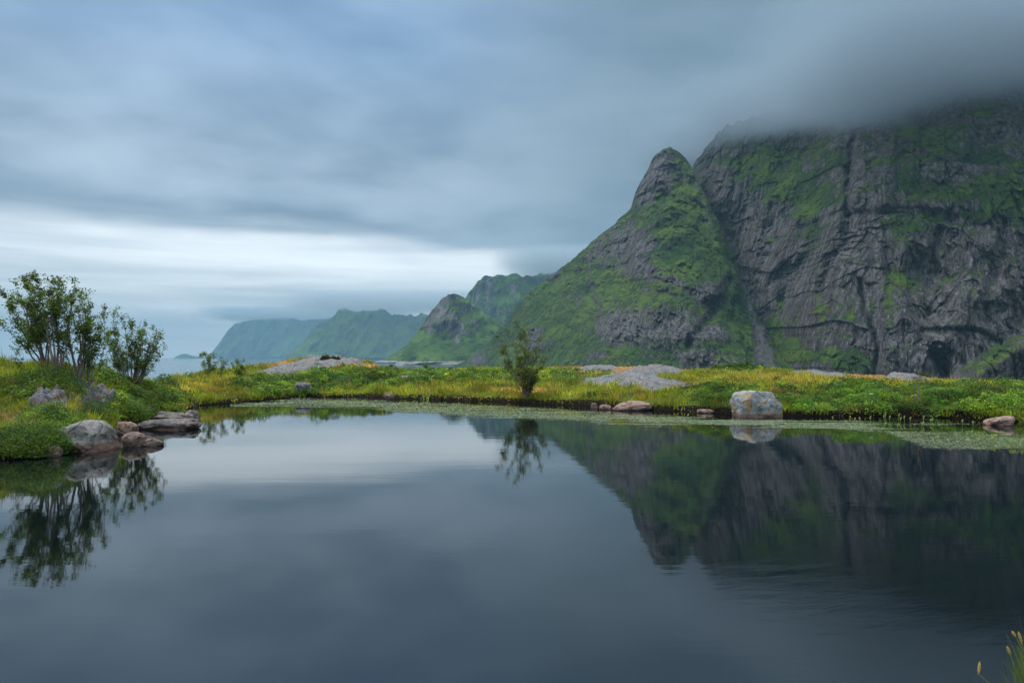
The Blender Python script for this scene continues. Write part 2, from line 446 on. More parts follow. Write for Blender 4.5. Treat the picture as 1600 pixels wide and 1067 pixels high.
E_ = [(440,563,4300,562,4320),(450,563,4300,557,4350),(462,563,4300,544,4450),(480,563,4300,526,4550),(500,563,4300,503,4700),(510,563,4300,500,4720),(518,563,4300,496,4740),
      (530,563,4300,486,4780),(545,563,4300,481,4800),(560,563,4300,485,4800),(580,563,4300,484,4800),(620,563,4300,489,4800),(650,563,4300,490,4800),(720,563,4300,480,4800),(860,563,4300,470,4800)]
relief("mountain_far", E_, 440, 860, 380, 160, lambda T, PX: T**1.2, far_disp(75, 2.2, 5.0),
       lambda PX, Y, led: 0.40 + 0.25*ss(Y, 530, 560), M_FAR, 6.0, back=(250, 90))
F_ = [(318,561.5,7600,561,7620),(325,561.5,7600,557,7650),(333,561.5,7600,548,7700),(345,561.5,7600,532,7900),(357,561.5,7600,516,8000),(368,561.5,7600,505,8100),(385,561.5,7600,502,8150),
      (420,561.5,7600,497,8200),(440,561.5,7600,496,8200),(470,561.5,7600,500,8200),(500,561.5,7600,498,8200),(600,561.5,7600,490,8200)]
relief("mountain_farthest", F_, 318, 600, 260, 120, lambda T, PX: T**1.2, far_disp(150, 3.6, 8.0),
       lambda PX, Y, led: 0.42 + 0.2*ss(Y, 540, 560), M_FAR, 1.6, back=(400, 120))
G_ = [(268,561.6,7300,561.5,7310),(276,561.6,7300,556.5,7400),(284,561.6,7300,553.5,7430),(291,561.6,7300,552.5,7440),(298,561.6,7300,555,7420),(306,561.6,7300,557,7400),(318,561.6,7300,556.5,7400),(326,561.6,7300,560.5,7350)]
relief("islet", G_, 268, 326, 60, 16, lambda T, PX: T, far_disp(20, 1.5, 2.0), lambda PX, Y, led: 0.4+0*PX, M_FAR, 0.6, back=(60, 20))

# ------------------------------------------------------------------ ground: one sheet round the pond
COLS = [  # px, row of the waterline, (row, depth) three times up to the skyline
 (-300,730,690,14.2,630,17,572,20),(0,716,688,15.2,632,18,572,20.5),(60,714,683,15.5,630,18,572,20.5),(120,702,660,17.5,620,19,578,21.5),
 (170,690,655,18.5,622,20.5,589,23.5),(200,668,650,21.5,625,23,598,25.5),(240,660,640,23.5,620,25,601,28),(285,648,634,27,610,31,592,35),
 (310,634,625,31,605,33.5,587,37),(350,631,615,33,600,35.5,581,40),(400,627,610,34.5,595,38,571,46),(450,622,605,37.5,588,41,564,50),
 (520,620,604,38.5,585,42,561,52),(570,620,605,38,585,42,563,52),(620,623,610,36.5,595,40,581,48),(700,625,612,35.5,596,40,581,50),
 (760,627,612,34.5,595,40,575,58),(820,629,613,33.5,597,39,574,62),(900,634,616,31.5,598,37,573,68),(1000,640,615,29.5,598,36,572,68),
 (1060,642,616,29,598,36,577,65),(1110,646,612,28,598,36,577,65),(1190,650,613,27,598,36,575,65),(1330,650,615,26.5,601,32,585,62),
 (1440,652,618,26,604,32,592,60),(1500,655,620,25.5,605,30,599,50),(1600,660,622,24.3,606,29,599,46),(1900,668,626,23,607,28,601,46)]
cc = np.array(COLS, float)
PXc = cc[:, 0]; Dsh = H*F/(cc[:, 1]-HY)
nodesD = [Dsh, cc[:, 3], cc[:, 5], cc[:, 7], cc[:, 7]+5, cc[:, 7]+14, cc[:, 7]+70, cc[:, 7]*0+260]
zz = lambda y, D: H + (HY-y)/F*D
zk = zz(cc[:, 6], cc[:, 7])
nodesZ = [0*Dsh+0.18, zz(cc[:, 2], cc[:, 3]), zz(cc[:, 4], cc[:, 5]), zk, zk-0.35, zk-2.2, 0*zk-13.5, 0*zk-14.0]
poly = [((p-CX)/F*D_s, D_s) for p, D_s in zip(PXc, Dsh)]
pj = []
for (a, b), (c, e) in zip(poly[:-1], poly[1:]):      # ragged shoreline
    n = max(2, int(math.hypot(c-a, e-b)/0.35))
    for k in range(n): pj.append((a+(c-a)*k/n, b+(e-b)*k/n))
pj.append(poly[-1]); pj = np.array(pj)
tng = np.gradient(pj, axis=0); nrm = np.stack([-tng[:, 1], tng[:, 0]], 1); nrm /= np.linalg.norm(nrm, axis=1)[:, None]+1e-9
sarc = np.concatenate([[0], np.cumsum(np.linalg.norm(np.diff(pj, axis=0), axis=1))])
pj = pj + nrm*(0.38*fbm(sarc/2.2, 0*sarc+1.5, o=3))[:, None]
near = [(17.0,12),(12,6.0),(6.5,4.6),(3.6,4.0),(2.5,3.4),(1.6,2.5),(0.4,2.2),(-2,2.3),(-6,2.9),(-11,4.5),(-14,9)]
POND = np.concatenate([pj, np.array(near)])
def pond_sd(x, y):
    """signed distance to the pond outline, negative over water"""
    x = np.asarray(x, float); y = np.asarray(y, float)
    d2 = np.full(x.shape, 1e12); ins = np.zeros(x.shape, bool)
    P = POND; Q = np.roll(P, -1, 0)
    for (a, b), (c, e) in zip(P, Q):
        vx, vy = c-a, e-b
        t = np.clip(((x-a)*vx + (y-b)*vy)/(vx*vx+vy*vy+1e-12), 0, 1)
        d2 = np.minimum(d2, (x-a-t*vx)**2 + (y-b-t*vy)**2)
        cr = ((b > y) != (e > y)) & (x < (c-a)*(y-b)/(e-b+1e-12) + a)
        ins ^= cr
    dd = np.sqrt(d2)
    return np.where(ins, -dd, dd)
def to_px(x, y):
    th = np.clip(np.arctan2(x, np.maximum(y, 1e-3)), -1.2, 1.2)
    return np.clip(CX + F*np.tan(th), -300, 1900)
def gz(x, y, sd=None, detail=True):
    x = np.asarray(x, float); y = np.asarray(y, float)
    if sd is None: sd = pond_sd(x, y)
    px = to_px(x, y)
    r = np.where(y > 1, y, 1.0)
    r = np.where((np.abs(x) > 1.2*np.maximum(y, 0.1)), np.hypot(x, y)*0.8, r)
    ND = [np.interp(px, PXc, n) for n in nodesD]; NZ = [np.interp(px, PXc, n) for n in nodesZ]
    z = NZ[0].copy()
    for i in range(len(ND)-1):
        t = np.clip((r-ND[i])/(ND[i+1]-ND[i]), 0, 1)
        z = np.where(r > ND[i], NZ[i] + (NZ[i+1]-NZ[i])*t, z)
    if detail:
        k = ss(sd, 0.0, 1.5)
        z = z + k*(0.17*fbm(x/3.2, y/4.0, 1.0, 3) + 0.07*fbm(x/0.9, y/0.9, 4.0, 3))
    bank = 0.20*ss(sd, -0.06, 0.16) + 0.75*np.maximum(sd, 0) - 0.05
    return np.where(sd > 0, np.minimum(bank, np.maximum(z, 0.05 + 0*z) if False else z), np.maximum(-0.05 + sd*0.45, -1.1))
ang = np.concatenate([np.linspace(-math.pi, -0.95, 60), np.linspace(-0.93, -0.66, 30)])
fr = np.arctan((np.linspace(-80, 1680, 760)-CX)/F)
TH = np.concatenate([ang, fr, -ang[::-1]])
RR = np.concatenate([np.linspace(0.5, 12, 40), np.linspace(12.2, 32, 230), 32*np.exp(np.linspace(0.006, math.log(68/32), 140)), np.linspace(72, 300, 30)])
# radial coordinate is depth inside the frame, distance outside
rad = lambda th: np.where(np.abs(th) < 0.9, 1/np.cos(np.clip(th, -0.9, 0.9)), 1/math.cos(0.9))
TT, RG = np.meshgrid(TH, RR, indexing='ij')
GX = np.sin(TT)*RG*rad(TT); GY = np.cos(TT)*RG*rad(TT)
GS = pond_sd(GX, GY)
GZ = gz(GX, GY, GS)

# what grows where, as patches on the ground, given by where they are seen
SHRUB = [(1420,628,190,26,1.1),(1560,630,80,22,1.0),(1125,616,66,17,1.0),(1290,625,90,20,.6),(530,592,110,17,1.2),(435,606,60,14,1.0),(650,590,60,10,.9),(780,588,120,9,.9),
         (900,590,60,10,.8),(130,600,150,22,1.0),(60,622,60,18,.8),(60,695,100,24,1.2),(110,655,60,8,.9),(230,640,70,22,.9),(950,618,40,8,.5),(1160,576,50,6,1.0),(380,600,40,8,.3)]
DRY = [(930,577,60,8,1.1),(1010,577,60,6,1.2),(900,585,30,6,.4),(1060,604,60,6,.8),(1360,588,50,5,1.2),(1400,592,60,4,.7),(1240,612,30,6,.8),(40,652,60,9,1.0),(120,672,60,6,1.0),(440,568,50,8,.8),
       (580,572,70,6,.8),(820,609,60,5,.8),(1590,600,50,5,.9),(1200,590,50,6,.3),(130,628,40,8,.5)]
YEL = [(1250,595,220,14,.9),(1450,598,150,8,.9),(1000,625,70,8,.5),(700,612,120,8,.5),(850,616,120,8,.6),(360,600,70,16,.6),(300,610,60,12,.6),(1560,610,80,8,.6)]
def plants(x, y, z):
    px = CX + F*x/np.maximum(y, 1); py = HY + F*(H-z)/np.maximum(y, 1)
    q = 0.35*fbm(x/1.6, y/1.6, 6.0, 3)
    return blobs(px, py, SHRUB)+q, blobs(px, py, DRY)+0.3*fbm(x/1.1, y/1.1, 9.0, 3), blobs(px, py, YEL)+q*0.8, px, py
gs_, gd_, gy_, _, _ = plants(GX, GY, GZ)
m, bs = material("turf_and_peat")
p = position()
n1 = noise(p, 1.3, 5, 0.6); n2 = noise(p, 9.0, 4, 0.65); n3 = noise(p, 45.0, 2, 0.6)
turf = mix(sstep(n1*0.5+n2*0.5, 0.38, 0.62), (0.030, 0.055, 0.010), (0.085, 0.115, 0.016))
turf = mix(sstep(attr("dry") + (n2-0.5)*0.9, 0.35, 0.75), turf, mix(n2, (0.16, 0.085, 0.035), (0.36, 0.21, 0.085)))
soil = mix(n2, (0.006, 0.004, 0.003), (0.022, 0.013, 0.008))
col = mix(sstep(attr("sd") + (n2-0.5)*0.25, 0.10, 0.24), soil, turf)
finish(bs, col, 0.95, bump(n2*0.6+n3*0.5+n1, 0.8, 0.08), 0.1)
M_GROUND = m
ground = mesh("ground", np.stack([GX, GY, GZ], -1).reshape(-1, 3), grid_faces(len(TH), len(RR))[:, ::-1], M_GROUND,
              attrs={"dry": gd_, "sd": np.clip(GS, -2, 4)})
tag(ground, kind="structure")

# ------------------------------------------------------------------ water
def water_material(name, base, ior, sea):
    m, bs = material(name)
    nt = m.node_tree
    p = position()
    px_, py_, pz_ = sep(p)
    if sea:
        h = noise(vscale(p, 0.03, 0.10, 1), 1.0, 4, 0.6)
        nn = bump(h, 0.12, 1.0)
    else:
        fine = noise(vscale(p, 1.2, 9.0, 1), 1.0, 3, 0.55)
        broad = noise(vscale(p, 0.35, 1.6, 1), 1.0, 2, 0.5)
        # gust of wind on the near right
        gx = px_*0.95 + py_*0.30; gy = py_*0.95 - px_*0.30
        wig = noise(xyz(gx*1.4, gy*5.0, 2.0), 1.0, 5, 0.7, 0.8)
        gust = sstep(noise(xyz(px_*0.25, py_*0.25, 5.0), 1.0, 2, 0.5), 0.40, 0.60)*sstep(py_, 8.6, 7.0)*sstep(px_, 1.2, 2.6)
        nn = bump(fine*0.20 + broad*0.7 + wig*gust*1.3, 0.10, 0.02)
    finish(bs, base, 0.02 if not sea else 0.12, nn, 0.5)
    bs.inputs["IOR"].default_value = ior
    return m
M_POND = water_material("dark_still_water", (0.002, 0.004, 0.005), 1.75, False)
M_SEA = water_material("sea_water", (0.02, 0.05, 0.06), 1.45, True)
P = POND
c0 = P.mean(0)
gx, gy = np.meshgrid(np.linspace(-22, 24, 24), np.linspace(1.0, 40, 24), indexing='ij')
pond = mesh("pond", np.stack([gx, gy, 0*gx], -1).reshape(-1, 3), grid_faces(24, 24), M_POND)
tag(pond, kind="structure")
rr = np.concatenate([[260.0*0+120], np.geomspace(200, 12500, 24)]); ta = np.linspace(0, 2*math.pi, 121)
tt, rg = np.meshgrid(ta, rr, indexing='ij')
sea = mesh("sea", np.stack([np.sin(tt)*rg, np.cos(tt)*rg, 0*rg+SEA], -1).reshape(-1, 3), grid_faces(121, len(rr))[:, ::-1], M_SEA)
tag(sea, kind="structure")


# ------------------------------------------------------------------ placing things from what is seen
def hit(px, y, lo=12.0, hi=75.0):
    """first ground point along the sight line of a photo pixel"""
    D = np.linspace(lo, hi, 1600)
    X, _, Z = at(px, y, D)
    g = gz(X, D, np.interp(D, [0, 1], [1, 1])*0+pond_sd(X, D), detail=False)
    below = np.nonzero(Z <= np.maximum(g, 0.0))[0]
    k = below[0] if len(below) else len(D)-1
    return X[k], D[k], max(float(g[k]), 0.0)
def gz1(x, y): return float(gz(np.array([x]), np.array([y]))[0])

# ---- rocks
def rock_material(name, a, b, lichen=None, lich_amt=0.5, white=0.3, tide=None, ochre=0.0):
    m, bs = material(name)
    tc = S(node("ShaderNodeTexCoord").outputs["Object"])
    pz = sep(position())[2]
    n1 = noise(tc, 2.2, 5, 0.65); n2 = noise(tc, 9.0, 5, 0.7); n3 = noise(tc, 38.0, 3, 0.7)
    col = mix(sstep(n1*0.5 + n2*0.5, 0.34, 0.64), a, b)
    col = mix(sstep(n3, 0.58, 0.72)*0.6, col, (a[0]*0.4, a[1]*0.4, a[2]*0.4))
    wob = xyz(*[q_ + (n2-0.5)*0.35 for q_ in sep(tc)])
    cr = voro(vscale(wob, 1, 1, 1.8), 1.5, 'DISTANCE_TO_EDGE')
    crack = sstep(S(cr.outputs["Distance"]) + (n2-0.5)*0.12, 0.035, 0.0)
    col = mix(sstep(n2, 0.60, 0.68)*white, col, (0.40, 0.41, 0.39))
    if lichen: col = mix(sstep(noise(tc, 3.4, 4, 0.6), 0.53, 0.62)*lich_amt, col, lichen)
    if tide: col = mix(sstep(pz + (n2-0.5)*0.12, tide[0], tide[0]-0.06), col, tide[1])
    soil = sstep(noise(vscale(tc, 0.5, 1.2, 1), 1.3, 4, 0.65), 0.58, 0.66)*ochre
    col = mix(soil, col, mix(n3, (0.10, 0.055, 0.025), (0.30, 0.18, 0.08)))
    col = mix(crack*0.7, col, (0.02, 0.017, 0.015))
    finish(bs, col, 0.85, bump(n2*0.6 + n3*0.35 + n1*0.5 - crack*0.25, 0.8, 0.05), 0.25)
    return m
M_GREY = rock_material("grey_granite", (0.09, 0.087, 0.087), (0.198, 0.195, 0.192), (0.30, 0.17, 0.07), 0.25)
M_PALE = rock_material("pale_weathered_granite", (0.085, 0.082, 0.08), (0.20, 0.195, 0.19), (0.26, 0.15, 0.07), 0.30, 0.5, ochre=0.8)
M_BOULD = rock_material("lichen_covered_granite", (0.1632, 0.17, 0.1632), (0.3128, 0.3196, 0.306), (0.33, 0.18, 0.05), 0.75, 0.5, (0.13, (0.20, 0.125, 0.09)))
M_BROWN = rock_material("brown_wet_granite", (0.085, 0.0553, 0.0425), (0.2295, 0.153, 0.119), None, 0, 0.1)
M_PINK = rock_material("pink_shore_granite", (0.176, 0.104, 0.072), (0.336, 0.224, 0.168), None, 0, 0.15, (0.05, (0.10, 0.05, 0.035)))
M_SHOREGREY = rock_material("grey_brown_shore_granite", (0.068, 0.056, 0.0496), (0.192, 0.16, 0.144), (0.16, 0.10, 0.06), 0.3, 0.15, (0.10, (0.13, 0.075, 0.055)))
M_LEFTB = rock_material("speckled_granite", (0.115, 0.100, 0.088), (0.25, 0.225, 0.20), None, 0, 0.35, (0.20, (0.17, 0.10, 0.075)))
M_JAG = rock_material("dark_broken_rock", (0.0525, 0.0504, 0.0525), (0.182, 0.1785, 0.182), (0.20, 0.085, 0.025), 0.6, 0.55)

def ico(sub):
    import bmesh
    bm = bmesh.new(); bmesh.ops.create_icosphere(bm, subdivisions=sub, radius=1.0)
    v = np.array([q.co[:] for q in bm.verts]); f = np.array([[q.index for q in g.verts] for g in bm.faces]); bm.free()
    return v, f
ICO = {k: ico(k) for k in (2, 3, 4, 5)}
def rock(name, label, cat, px, y, D, wpx, hpx, mat, depth=0.8, planes=(), seed=0, block=3.5, cuts=7, rough=0.07, shear=(0, 0), rotz=0.0, sink=0.25, sub=5, taper=0.0, group=None, z0=None):
    """a boulder whose foot is seen at pixel (px, y) at depth D"""
    r = np.random.default_rng(seed)
    v, f = ICO[sub]; v = v.copy()
    p = block
    nn = (np.abs(v)**p).sum(1)**(1/p); v = v/nn[:, None]
    for k in range(cuts):                       # flat faces
        n = r.normal(size=3); n[2] *= 0.8; n /= np.linalg.norm(n)
        if n[2] < -0.5: n[2] *= -1
        dlim = r.uniform(0.72, 0.95)*np.abs(v @ n).max()
        e = v @ n - dlim
        v = v - np.outer(np.where(e > 0, e*0.92, 0), n)
    for (a_, b_, c_, q_) in planes:
        n = np.array((a_, b_, c_))/math.sqrt(a_*a_+b_*b_+c_*c_); e = v @ n - q_*np.abs(v @ n).max()
        v = v - np.outer(np.where(e > 0, e*0.95, 0), n)
    s = seed*1.7
    nz_ = fbm(v[:, 0]*1.4+s, v[:, 1]*1.4, v[:, 2]*1.4, 5, 0.55)
    v = v*(1 + rough*1.6*nz_[:, None])
    v = v + rough*0.25*np.stack([fbm(v[:, 0]*5+s+k*7, v[:, 1]*5, v[:, 2]*5, 3) for k in range(3)], 1)
    v[:, 0] *= 1 - taper*np.clip(v[:, 2], 0, 1)
    w_, h_ = wpx/F*D, hpx/F*D
    hh_ = h_/(1-sink)
    v = (v - (v.max(0)+v.min(0))/2)/((v.max(0)-v.min(0))/2)
    v[:, 0] += shear[0]*v[:, 2]; v[:, 2] += shear[1]*v[:, 0]
    v[:, 0] /= np.abs(v[:, 0]).max(); v[:, 2] = 2*(v[:, 2]-v[:, 2].min())/(v[:, 2].max()-v[:, 2].min())-1
    c_, s_ = math.cos(rotz), math.sin(rotz)
    V = v*np.array([w_/2, w_/2*depth, hh_/2])
    V = np.stack([V[:, 0]*c_-V[:, 1]*s_, V[:, 0]*s_+V[:, 1]*c_, V[:, 2]], 1)
    V[:, 2] += hh_/2 - hh_*sink
    X, Y, Z = at(px, y, D)
    o = mesh(name, V, f, mat)
    o.location = (X, Y + w_/2*depth*0.7, Z if z0 is None else z0)
    return tag(o, label, cat, group)

wl = lambda y: H*F/(y-HY)     # depth of a waterline pixel
rock("boulder", "large square lichen covered boulder at the far water edge", "boulder", 1189, 649, wl(649)-0.55, 72, 41, M_BOULD, 0.8, ((-0.75,-0.2,0.7,0.80),(0.85,-0.1,0.5,0.84),(0.1,-0.8,0.6,0.82),(-0.6,-0.7,0,0.85)), 21, 7.0, 1, 0.06, (-0.03, -0.05), 0.15, 0.36, taper=0.06, z0=0.0)
rock("boulder", "big sloping speckled grey boulder on the left shore", "boulder", 110, 706, 15.5, 104, 46, M_LEFTB, 0.9, ((-0.35,-0.25,0.9,0.62),(0.7,-0.6,-0.2,0.75)), 5, 4.2, 8, 0.05, (-0.45, 0.20), -0.25, 0.30, z0=0.02)
rock("rock", "small brown stone under the left end of the sloping boulder", "rock", 76, 712, 14.8, 30, 17, M_BROWN, 0.9, (), 8, 2.8, 4, 0.08, sub=4, z0=0.0)
rock("rock", "reddish brown domed rock in the water right of the sloping boulder", "rock", 205, 697.5, wl(698), 40, 22, M_BROWN, 0.9, (), 12, 2.6, 6, 0.06, (-0.2, 0.05), sub=4, z0=0.0)
rock("rock", "low flat reddish rock with its tip pointing right into the pond", "rock", 230, 696, wl(697), 44, 12, M_BROWN, 0.7, (), 13, 2.4, 4, 0.05, (0.2, -0.15), sub=4, z0=0.0)
rock("rock", "orange brown rock under the turf behind the sloping boulder", "rock", 192, 678, 19.0, 36, 18, M_PINK, 0.8, (), 15, 3.0, 5, 0.08, sub=4, z0=0.03)
rock("rock", "tiny round pale pebble beside the sloping boulder", "pebble", 178, 693, wl(694), 9, 7, M_PINK, 0.9, (), 16, 2.2, 2, 0.05, sub=3, z0=0.0)
rock("rock", "long low grey brown slab forming the left point", "rock", 252, 671, wl(671), 104, 15, M_SHOREGREY, 0.55, (), 17, 2.6, 9, 0.09, (0.25, 0.03), -0.15, 0.45, z0=0.0)
rock("rock", "broken grey ledge on top of the left point", "rock", 266, 656, 22.6, 78, 13, M_SHOREGREY, 0.7, (), 19, 3.0, 12, 0.15, (-0.1, -0.1), 0.1, 0.4, z0=0.05)
rock("rock", "dark pointed rock at the tip of the left point", "rock", 299, 657, wl(658), 25, 17, M_SHOREGREY, 0.9, (), 23, 2.8, 8, 0.10, (-0.35, -0.1), sub=4, z0=0.0)
rock("rock", "grey upright stone among the bushes at the far bank", "rock", 472, 612, 36.6, 26, 15, M_GREY, 0.8, (), 25, 3.2, 6, 0.10, sub=4)
rock("rock", "rounded grey stone on the grass below the distant inlet", "rock", 634, 597, 40.0, 24, 10.5, M_GREY, 0.8, (), 27, 2.8, 5, 0.08, sub=4)
rock("rock", "round reddish stone at the far waterline", "rock", 607, 623, wl(623.5), 16, 10, M_BROWN, 0.9, (), 29, 2.4, 3, 0.06, sub=4, z0=0.0)
rock("rock", "long pink bedrock slab sloping into the pond", "rock", 990, 641, wl(641.5), 66, 15, M_PINK, 0.7, (), 31, 2.6, 6, 0.06, (0.2, 0.12), 0.0, 0.3, z0=0.0)
rock("rock", "pink wedge shaped stone left of the long pink slab", "rock", 946, 639.5, wl(640), 19, 8, M_PINK, 0.8, (), 33, 2.6, 4, 0.06, sub=4, z0=0.0)
rock("rock", "small brown stone under the bank furthest left of the pink slab", "rock", 929, 638, wl(638.5), 12, 9, M_BROWN, 0.8, (), 35, 2.6, 4, 0.07, sub=4, z0=0.0)
rock("rock", "upper of two pale pebbles right of the pink slab", "pebble", 1020, 638, wl(639), 8, 5, M_PINK, 0.9, (), 37, 2.4, 3, 0.05, sub=3, z0=0.0)
rock("rock", "wider pale pebble right of the pink slab", "pebble", 1031, 639.5, wl(640), 12, 6, M_PINK, 0.9, (), 39, 2.4, 3, 0.05, sub=3, z0=0.0)
rock("rock", "thin flat pinkish stone in front of the green bank", "rock", 1107, 645, wl(645.5), 34, 6, M_PINK, 0.6, (), 41, 2.6, 4, 0.06, sub=4, z0=0.0)
rock("rock", "small flat pinkish stone left of the square boulder", "rock", 1159, 648, wl(648), 18, 5.5, M_PINK, 0.7, (), 43, 2.6, 4, 0.06, sub=4, z0=0.0)
rock("rock", "low grey slab in the grass right of the square boulder", "rock", 1252, 622, 27.6, 33, 8.5, M_PALE, 0.8, (), 45, 2.6, 5, 0.08, sub=4)
rock("rock", "pinkish slab under the bushes at the right edge", "rock", 1572, 665, wl(665), 46, 15, M_PINK, 0.8, (), 47, 2.8, 6, 0.07, (0.1, 0.2), sub=4, z0=0.0)
rock("rock", "long narrow grey slab above the green bank", "rock", 1114, 608, 31.0, 50, 7, M_PALE, 0.6, (), 49, 2.6, 5, 0.08, (0, 0.3), sub=4)
rock("rock", "short grey slab below the gravelly outcrop", "rock", 1068, 616, 29.6, 26, 6, M_PALE, 0.7, (), 51, 2.6, 5, 0.08, (0, 0.2), sub=4)

# ---- bedrock that comes through the turf
OUTP = []
def poly_sd(P, x, y):
    d2 = np.full(x.shape, 1e12); ins = np.zeros(x.shape, bool)
    for (a, b), (c, e) in zip(P, np.roll(P, -1, 0)):
        vx, vy = c-a, e-b
        t = np.clip(((x-a)*vx + (y-b)*vy)/(vx*vx+vy*vy+1e-12), 0, 1)
        d2 = np.minimum(d2, (x-a-t*vx)**2 + (y-b-t*vy)**2)
        ins ^= ((b > y) != (e > y)) & (x < (c-a)*(y-b)/(e-b+1e-12) + a)
    return np.where(ins, np.sqrt(d2), -np.sqrt(d2))
def outcrop(name, label, pix, mat, h, jag=0.1, scale=1.0, seed=0, res=0.11, soft=0.5):
    P = np.array([hit(a, b)[:2] for a, b in pix])
    OUTP.append(P)
    lo, hi = P.min(0)-0.6, P.max(0)+0.6
    nx, ny = [int(min(260, max(12, q/res))) for q in (hi-lo)]
    x, y = np.meshgrid(np.linspace(lo[0], hi[0], nx), np.linspace(lo[1], hi[1], ny), indexing='ij')
    sd = poly_sd(P, x, y) + 0.5*fbm(x/1.3, y/1.3, seed, 4, 0.6)
    q = 1/scale
    cell = np.floor((fbm(x*q*0.5, y*q*0.9, seed+3, 2)*3.0))/3.0
    rel = jag*(ridged(x*q*0.9 + 0.4*y*q, y*q*0.9, seed, 4, 0.55)*0.7 + cell*0.9 + 0.5*fbm(x*q*3, y*q*3, seed+5, 3))
    z = gz(x, y) + ss(sd, -0.05, soft)*(h + rel) - 0.18*ss(sd, 0.02, -0.3) + 0.012
    keep = (sd > -0.35)
    gf = grid_faces(nx, ny)
    k = keep.ravel()[gf].all(1); gf = gf[k]
    V = np.stack([x, y, z], -1).reshape(-1, 3); c = V[gf.ravel()].mean(0); c[2] = V[gf.ravel(), 2].min()
    used = np.unique(gf); rem = np.zeros(len(V), int); rem[used] = np.arange(len(used))
    o = mesh(name, V[used]-c, rem[gf], mat); o.location = c
    return tag(o, label, "rock")
outcrop("rock_outcrop", "long pale rock ledge below the heather hummock", [(392,586),(418,577),(455,570),(475,564),(500,561),(540,563),(572,565),(566,571),(530,573),(505,577),(478,583),(452,590),(420,589)], M_PALE, 0.08, 0.15, 1.1, 3, 0.14)
outcrop("rock_outcrop", "gravelly grey rock outcrop in the middle of the far bank", [(909,605),(939,595),(981,582),(1015,574),(1052,575),(1064,584),(1034,588),(1024,595),(1049,597),(1072,602),(1053,609),(1012,613),(985,607),(940,606)], M_PALE, 0.08, 0.17, 0.9, 7, 0.16)
outcrop("rock_outcrop", "dark broken outcrop with a white patch on the left slope", [(42,628),(58,612),(75,609),(100,618),(102,632),(92,646),(66,643),(50,639)], M_JAG, 0.15, 0.17, 0.4, 11, 0.03, 0.25)
outcrop("rock_outcrop", "rusty moss covered outcrop on the left slope below the trees", [(102,634),(108,618),(130,612),(160,616),(176,625),(165,640),(148,648),(125,650)], M_JAG, 0.14, 0.15, 0.4, 13, 0.03, 0.25)
outcrop("rock_outcrop", "flat pale rock strip on the skyline right of the gravelly outcrop", [(1236,583),(1270,582),(1325,588),(1322,592),(1270,588)], M_PALE, 0.10, 0.10, 1.0, 17, 0.25)
outcrop("rock_outcrop", "flat pale rock hump on the skyline behind the bare sapling", [(1383,592),(1405,590),(1440,594),(1458,599),(1420,599),(1390,597)], M_PALE, 0.22, 0.12, 1.0, 19, 0.2)
outcrop("rock_outcrop", "pale rock strip on the skyline left of the gravelly outcrop", [(902,577),(930,573),(962,574),(960,578),(925,580)], M_PALE, 0.12, 0.10, 1.0, 23, 0.25)

# ---- leaves and blades
def leaf_material(name, transl=0.35):
    m, bs = material(name)
    c = attr("tint", "Color")
    put(bs, "Base Color", c); bs.inputs["Roughness"].default_value = 0.6
    bs.inputs["Specular IOR Level"].default_value = 0.25
    nt = m.node_tree
    tr = node("ShaderNodeBsdfTranslucent"); put(tr, "Color", cscale(c, 1.15))
    ms = node("ShaderNodeMixShader"); ms.inputs[0].default_value = transl
    nt.links.new(bs.outputs[0], ms.inputs[1]); nt.links.new(tr.outputs[0], ms.inputs[2])
    nt.links.new(ms.outputs[0], nt.nodes["Material Output"].inputs[0])
    return m
M_LEAF = leaf_material("leaves", 0.45); M_GRASS = leaf_material("grass_blades", 0.3)
M_WEED = leaf_material("floating_leaves", 0.0)
def bark_material():
    m, bs = material("grey_brown_bark")
    tc = position()
    n = noise(vscale(tc, 1, 1, 0.25), 30.0, 3, 0.6)
    finish(bs, mix(n, (0.11, 0.08, 0.068), (0.34, 0.26, 0.225)), 0.85, bump(n, 0.5, 0.01), 0.2)
    return m
M_BARK = bark_material()

def quads(c, s, asp, r, flat=0.0, up=None):
    """leaf shaped quads: centres c (N,3), sizes s (N,), random turns"""
    n = len(c)
    a = r.normal(size=(n, 3)); a[:, 2] *= 0.6 - 0.6*flat
    if up is not None: a = a + up
    a /= np.linalg.norm(a, axis=1)[:, None]
    b = r.normal(size=(n, 3)); b[:, 2] *= 1-flat
    b -= (b*a).sum(1)[:, None]*a; b /= np.linalg.norm(b, axis=1)[:, None]+1e-9
    A_ = a*s[:, None]; B_ = b*(s*asp)[:, None]
    V = np.stack([c-A_, c+B_-A_*0.15, c+A_, c-B_-A_*0.15], 1).reshape(-1, 3)
    return V, np.arange(n*4).reshape(-1, 4)
def tints(n, palette, r, jitter=0.25):
    pal = np.array(palette); k = r.integers(0, len(pal), n)
    c = pal[k]*(1 + jitter*r.normal(size=(n, 1))).clip(0.4, 1.8)
    return c*(1 + 0.08*r.normal(size=(n, 3)))

def scatter(n, r, pxr=(-70, 1670), fore=-0.3, aft=4.0, pw=1.0):
    px = r.uniform(*pxr, n)
    d0 = np.interp(px, PXc, Dsh)+fore; d1 = np.interp(px, PXc, cc[:, 7])+aft
    t = r.random(n)**pw
    D = d0*(d1/d0)**t
    x = (px-CX)/F*D
    sd = pond_sd(x, D)
    k = sd > 0.03
    for P in OUTP: k &= ~(poly_sd(P, x, D) + 0.95*fbm(x/1.5, D/1.5, 3.0, 4, 0.6) > 0.22)
    x, D, sd = x[k], D[k], sd[k]
    return x, D, sd, gz(x, D, sd)

def mound(x, y, sh):
    """height of the shrub layer"""
    return np.clip(sh, 0, 1.3)*(0.06 + 0.36*np.clip(0.5 + 0.8*fbm(x/0.9, y/0.9, 13.0, 3), 0, 1.4))

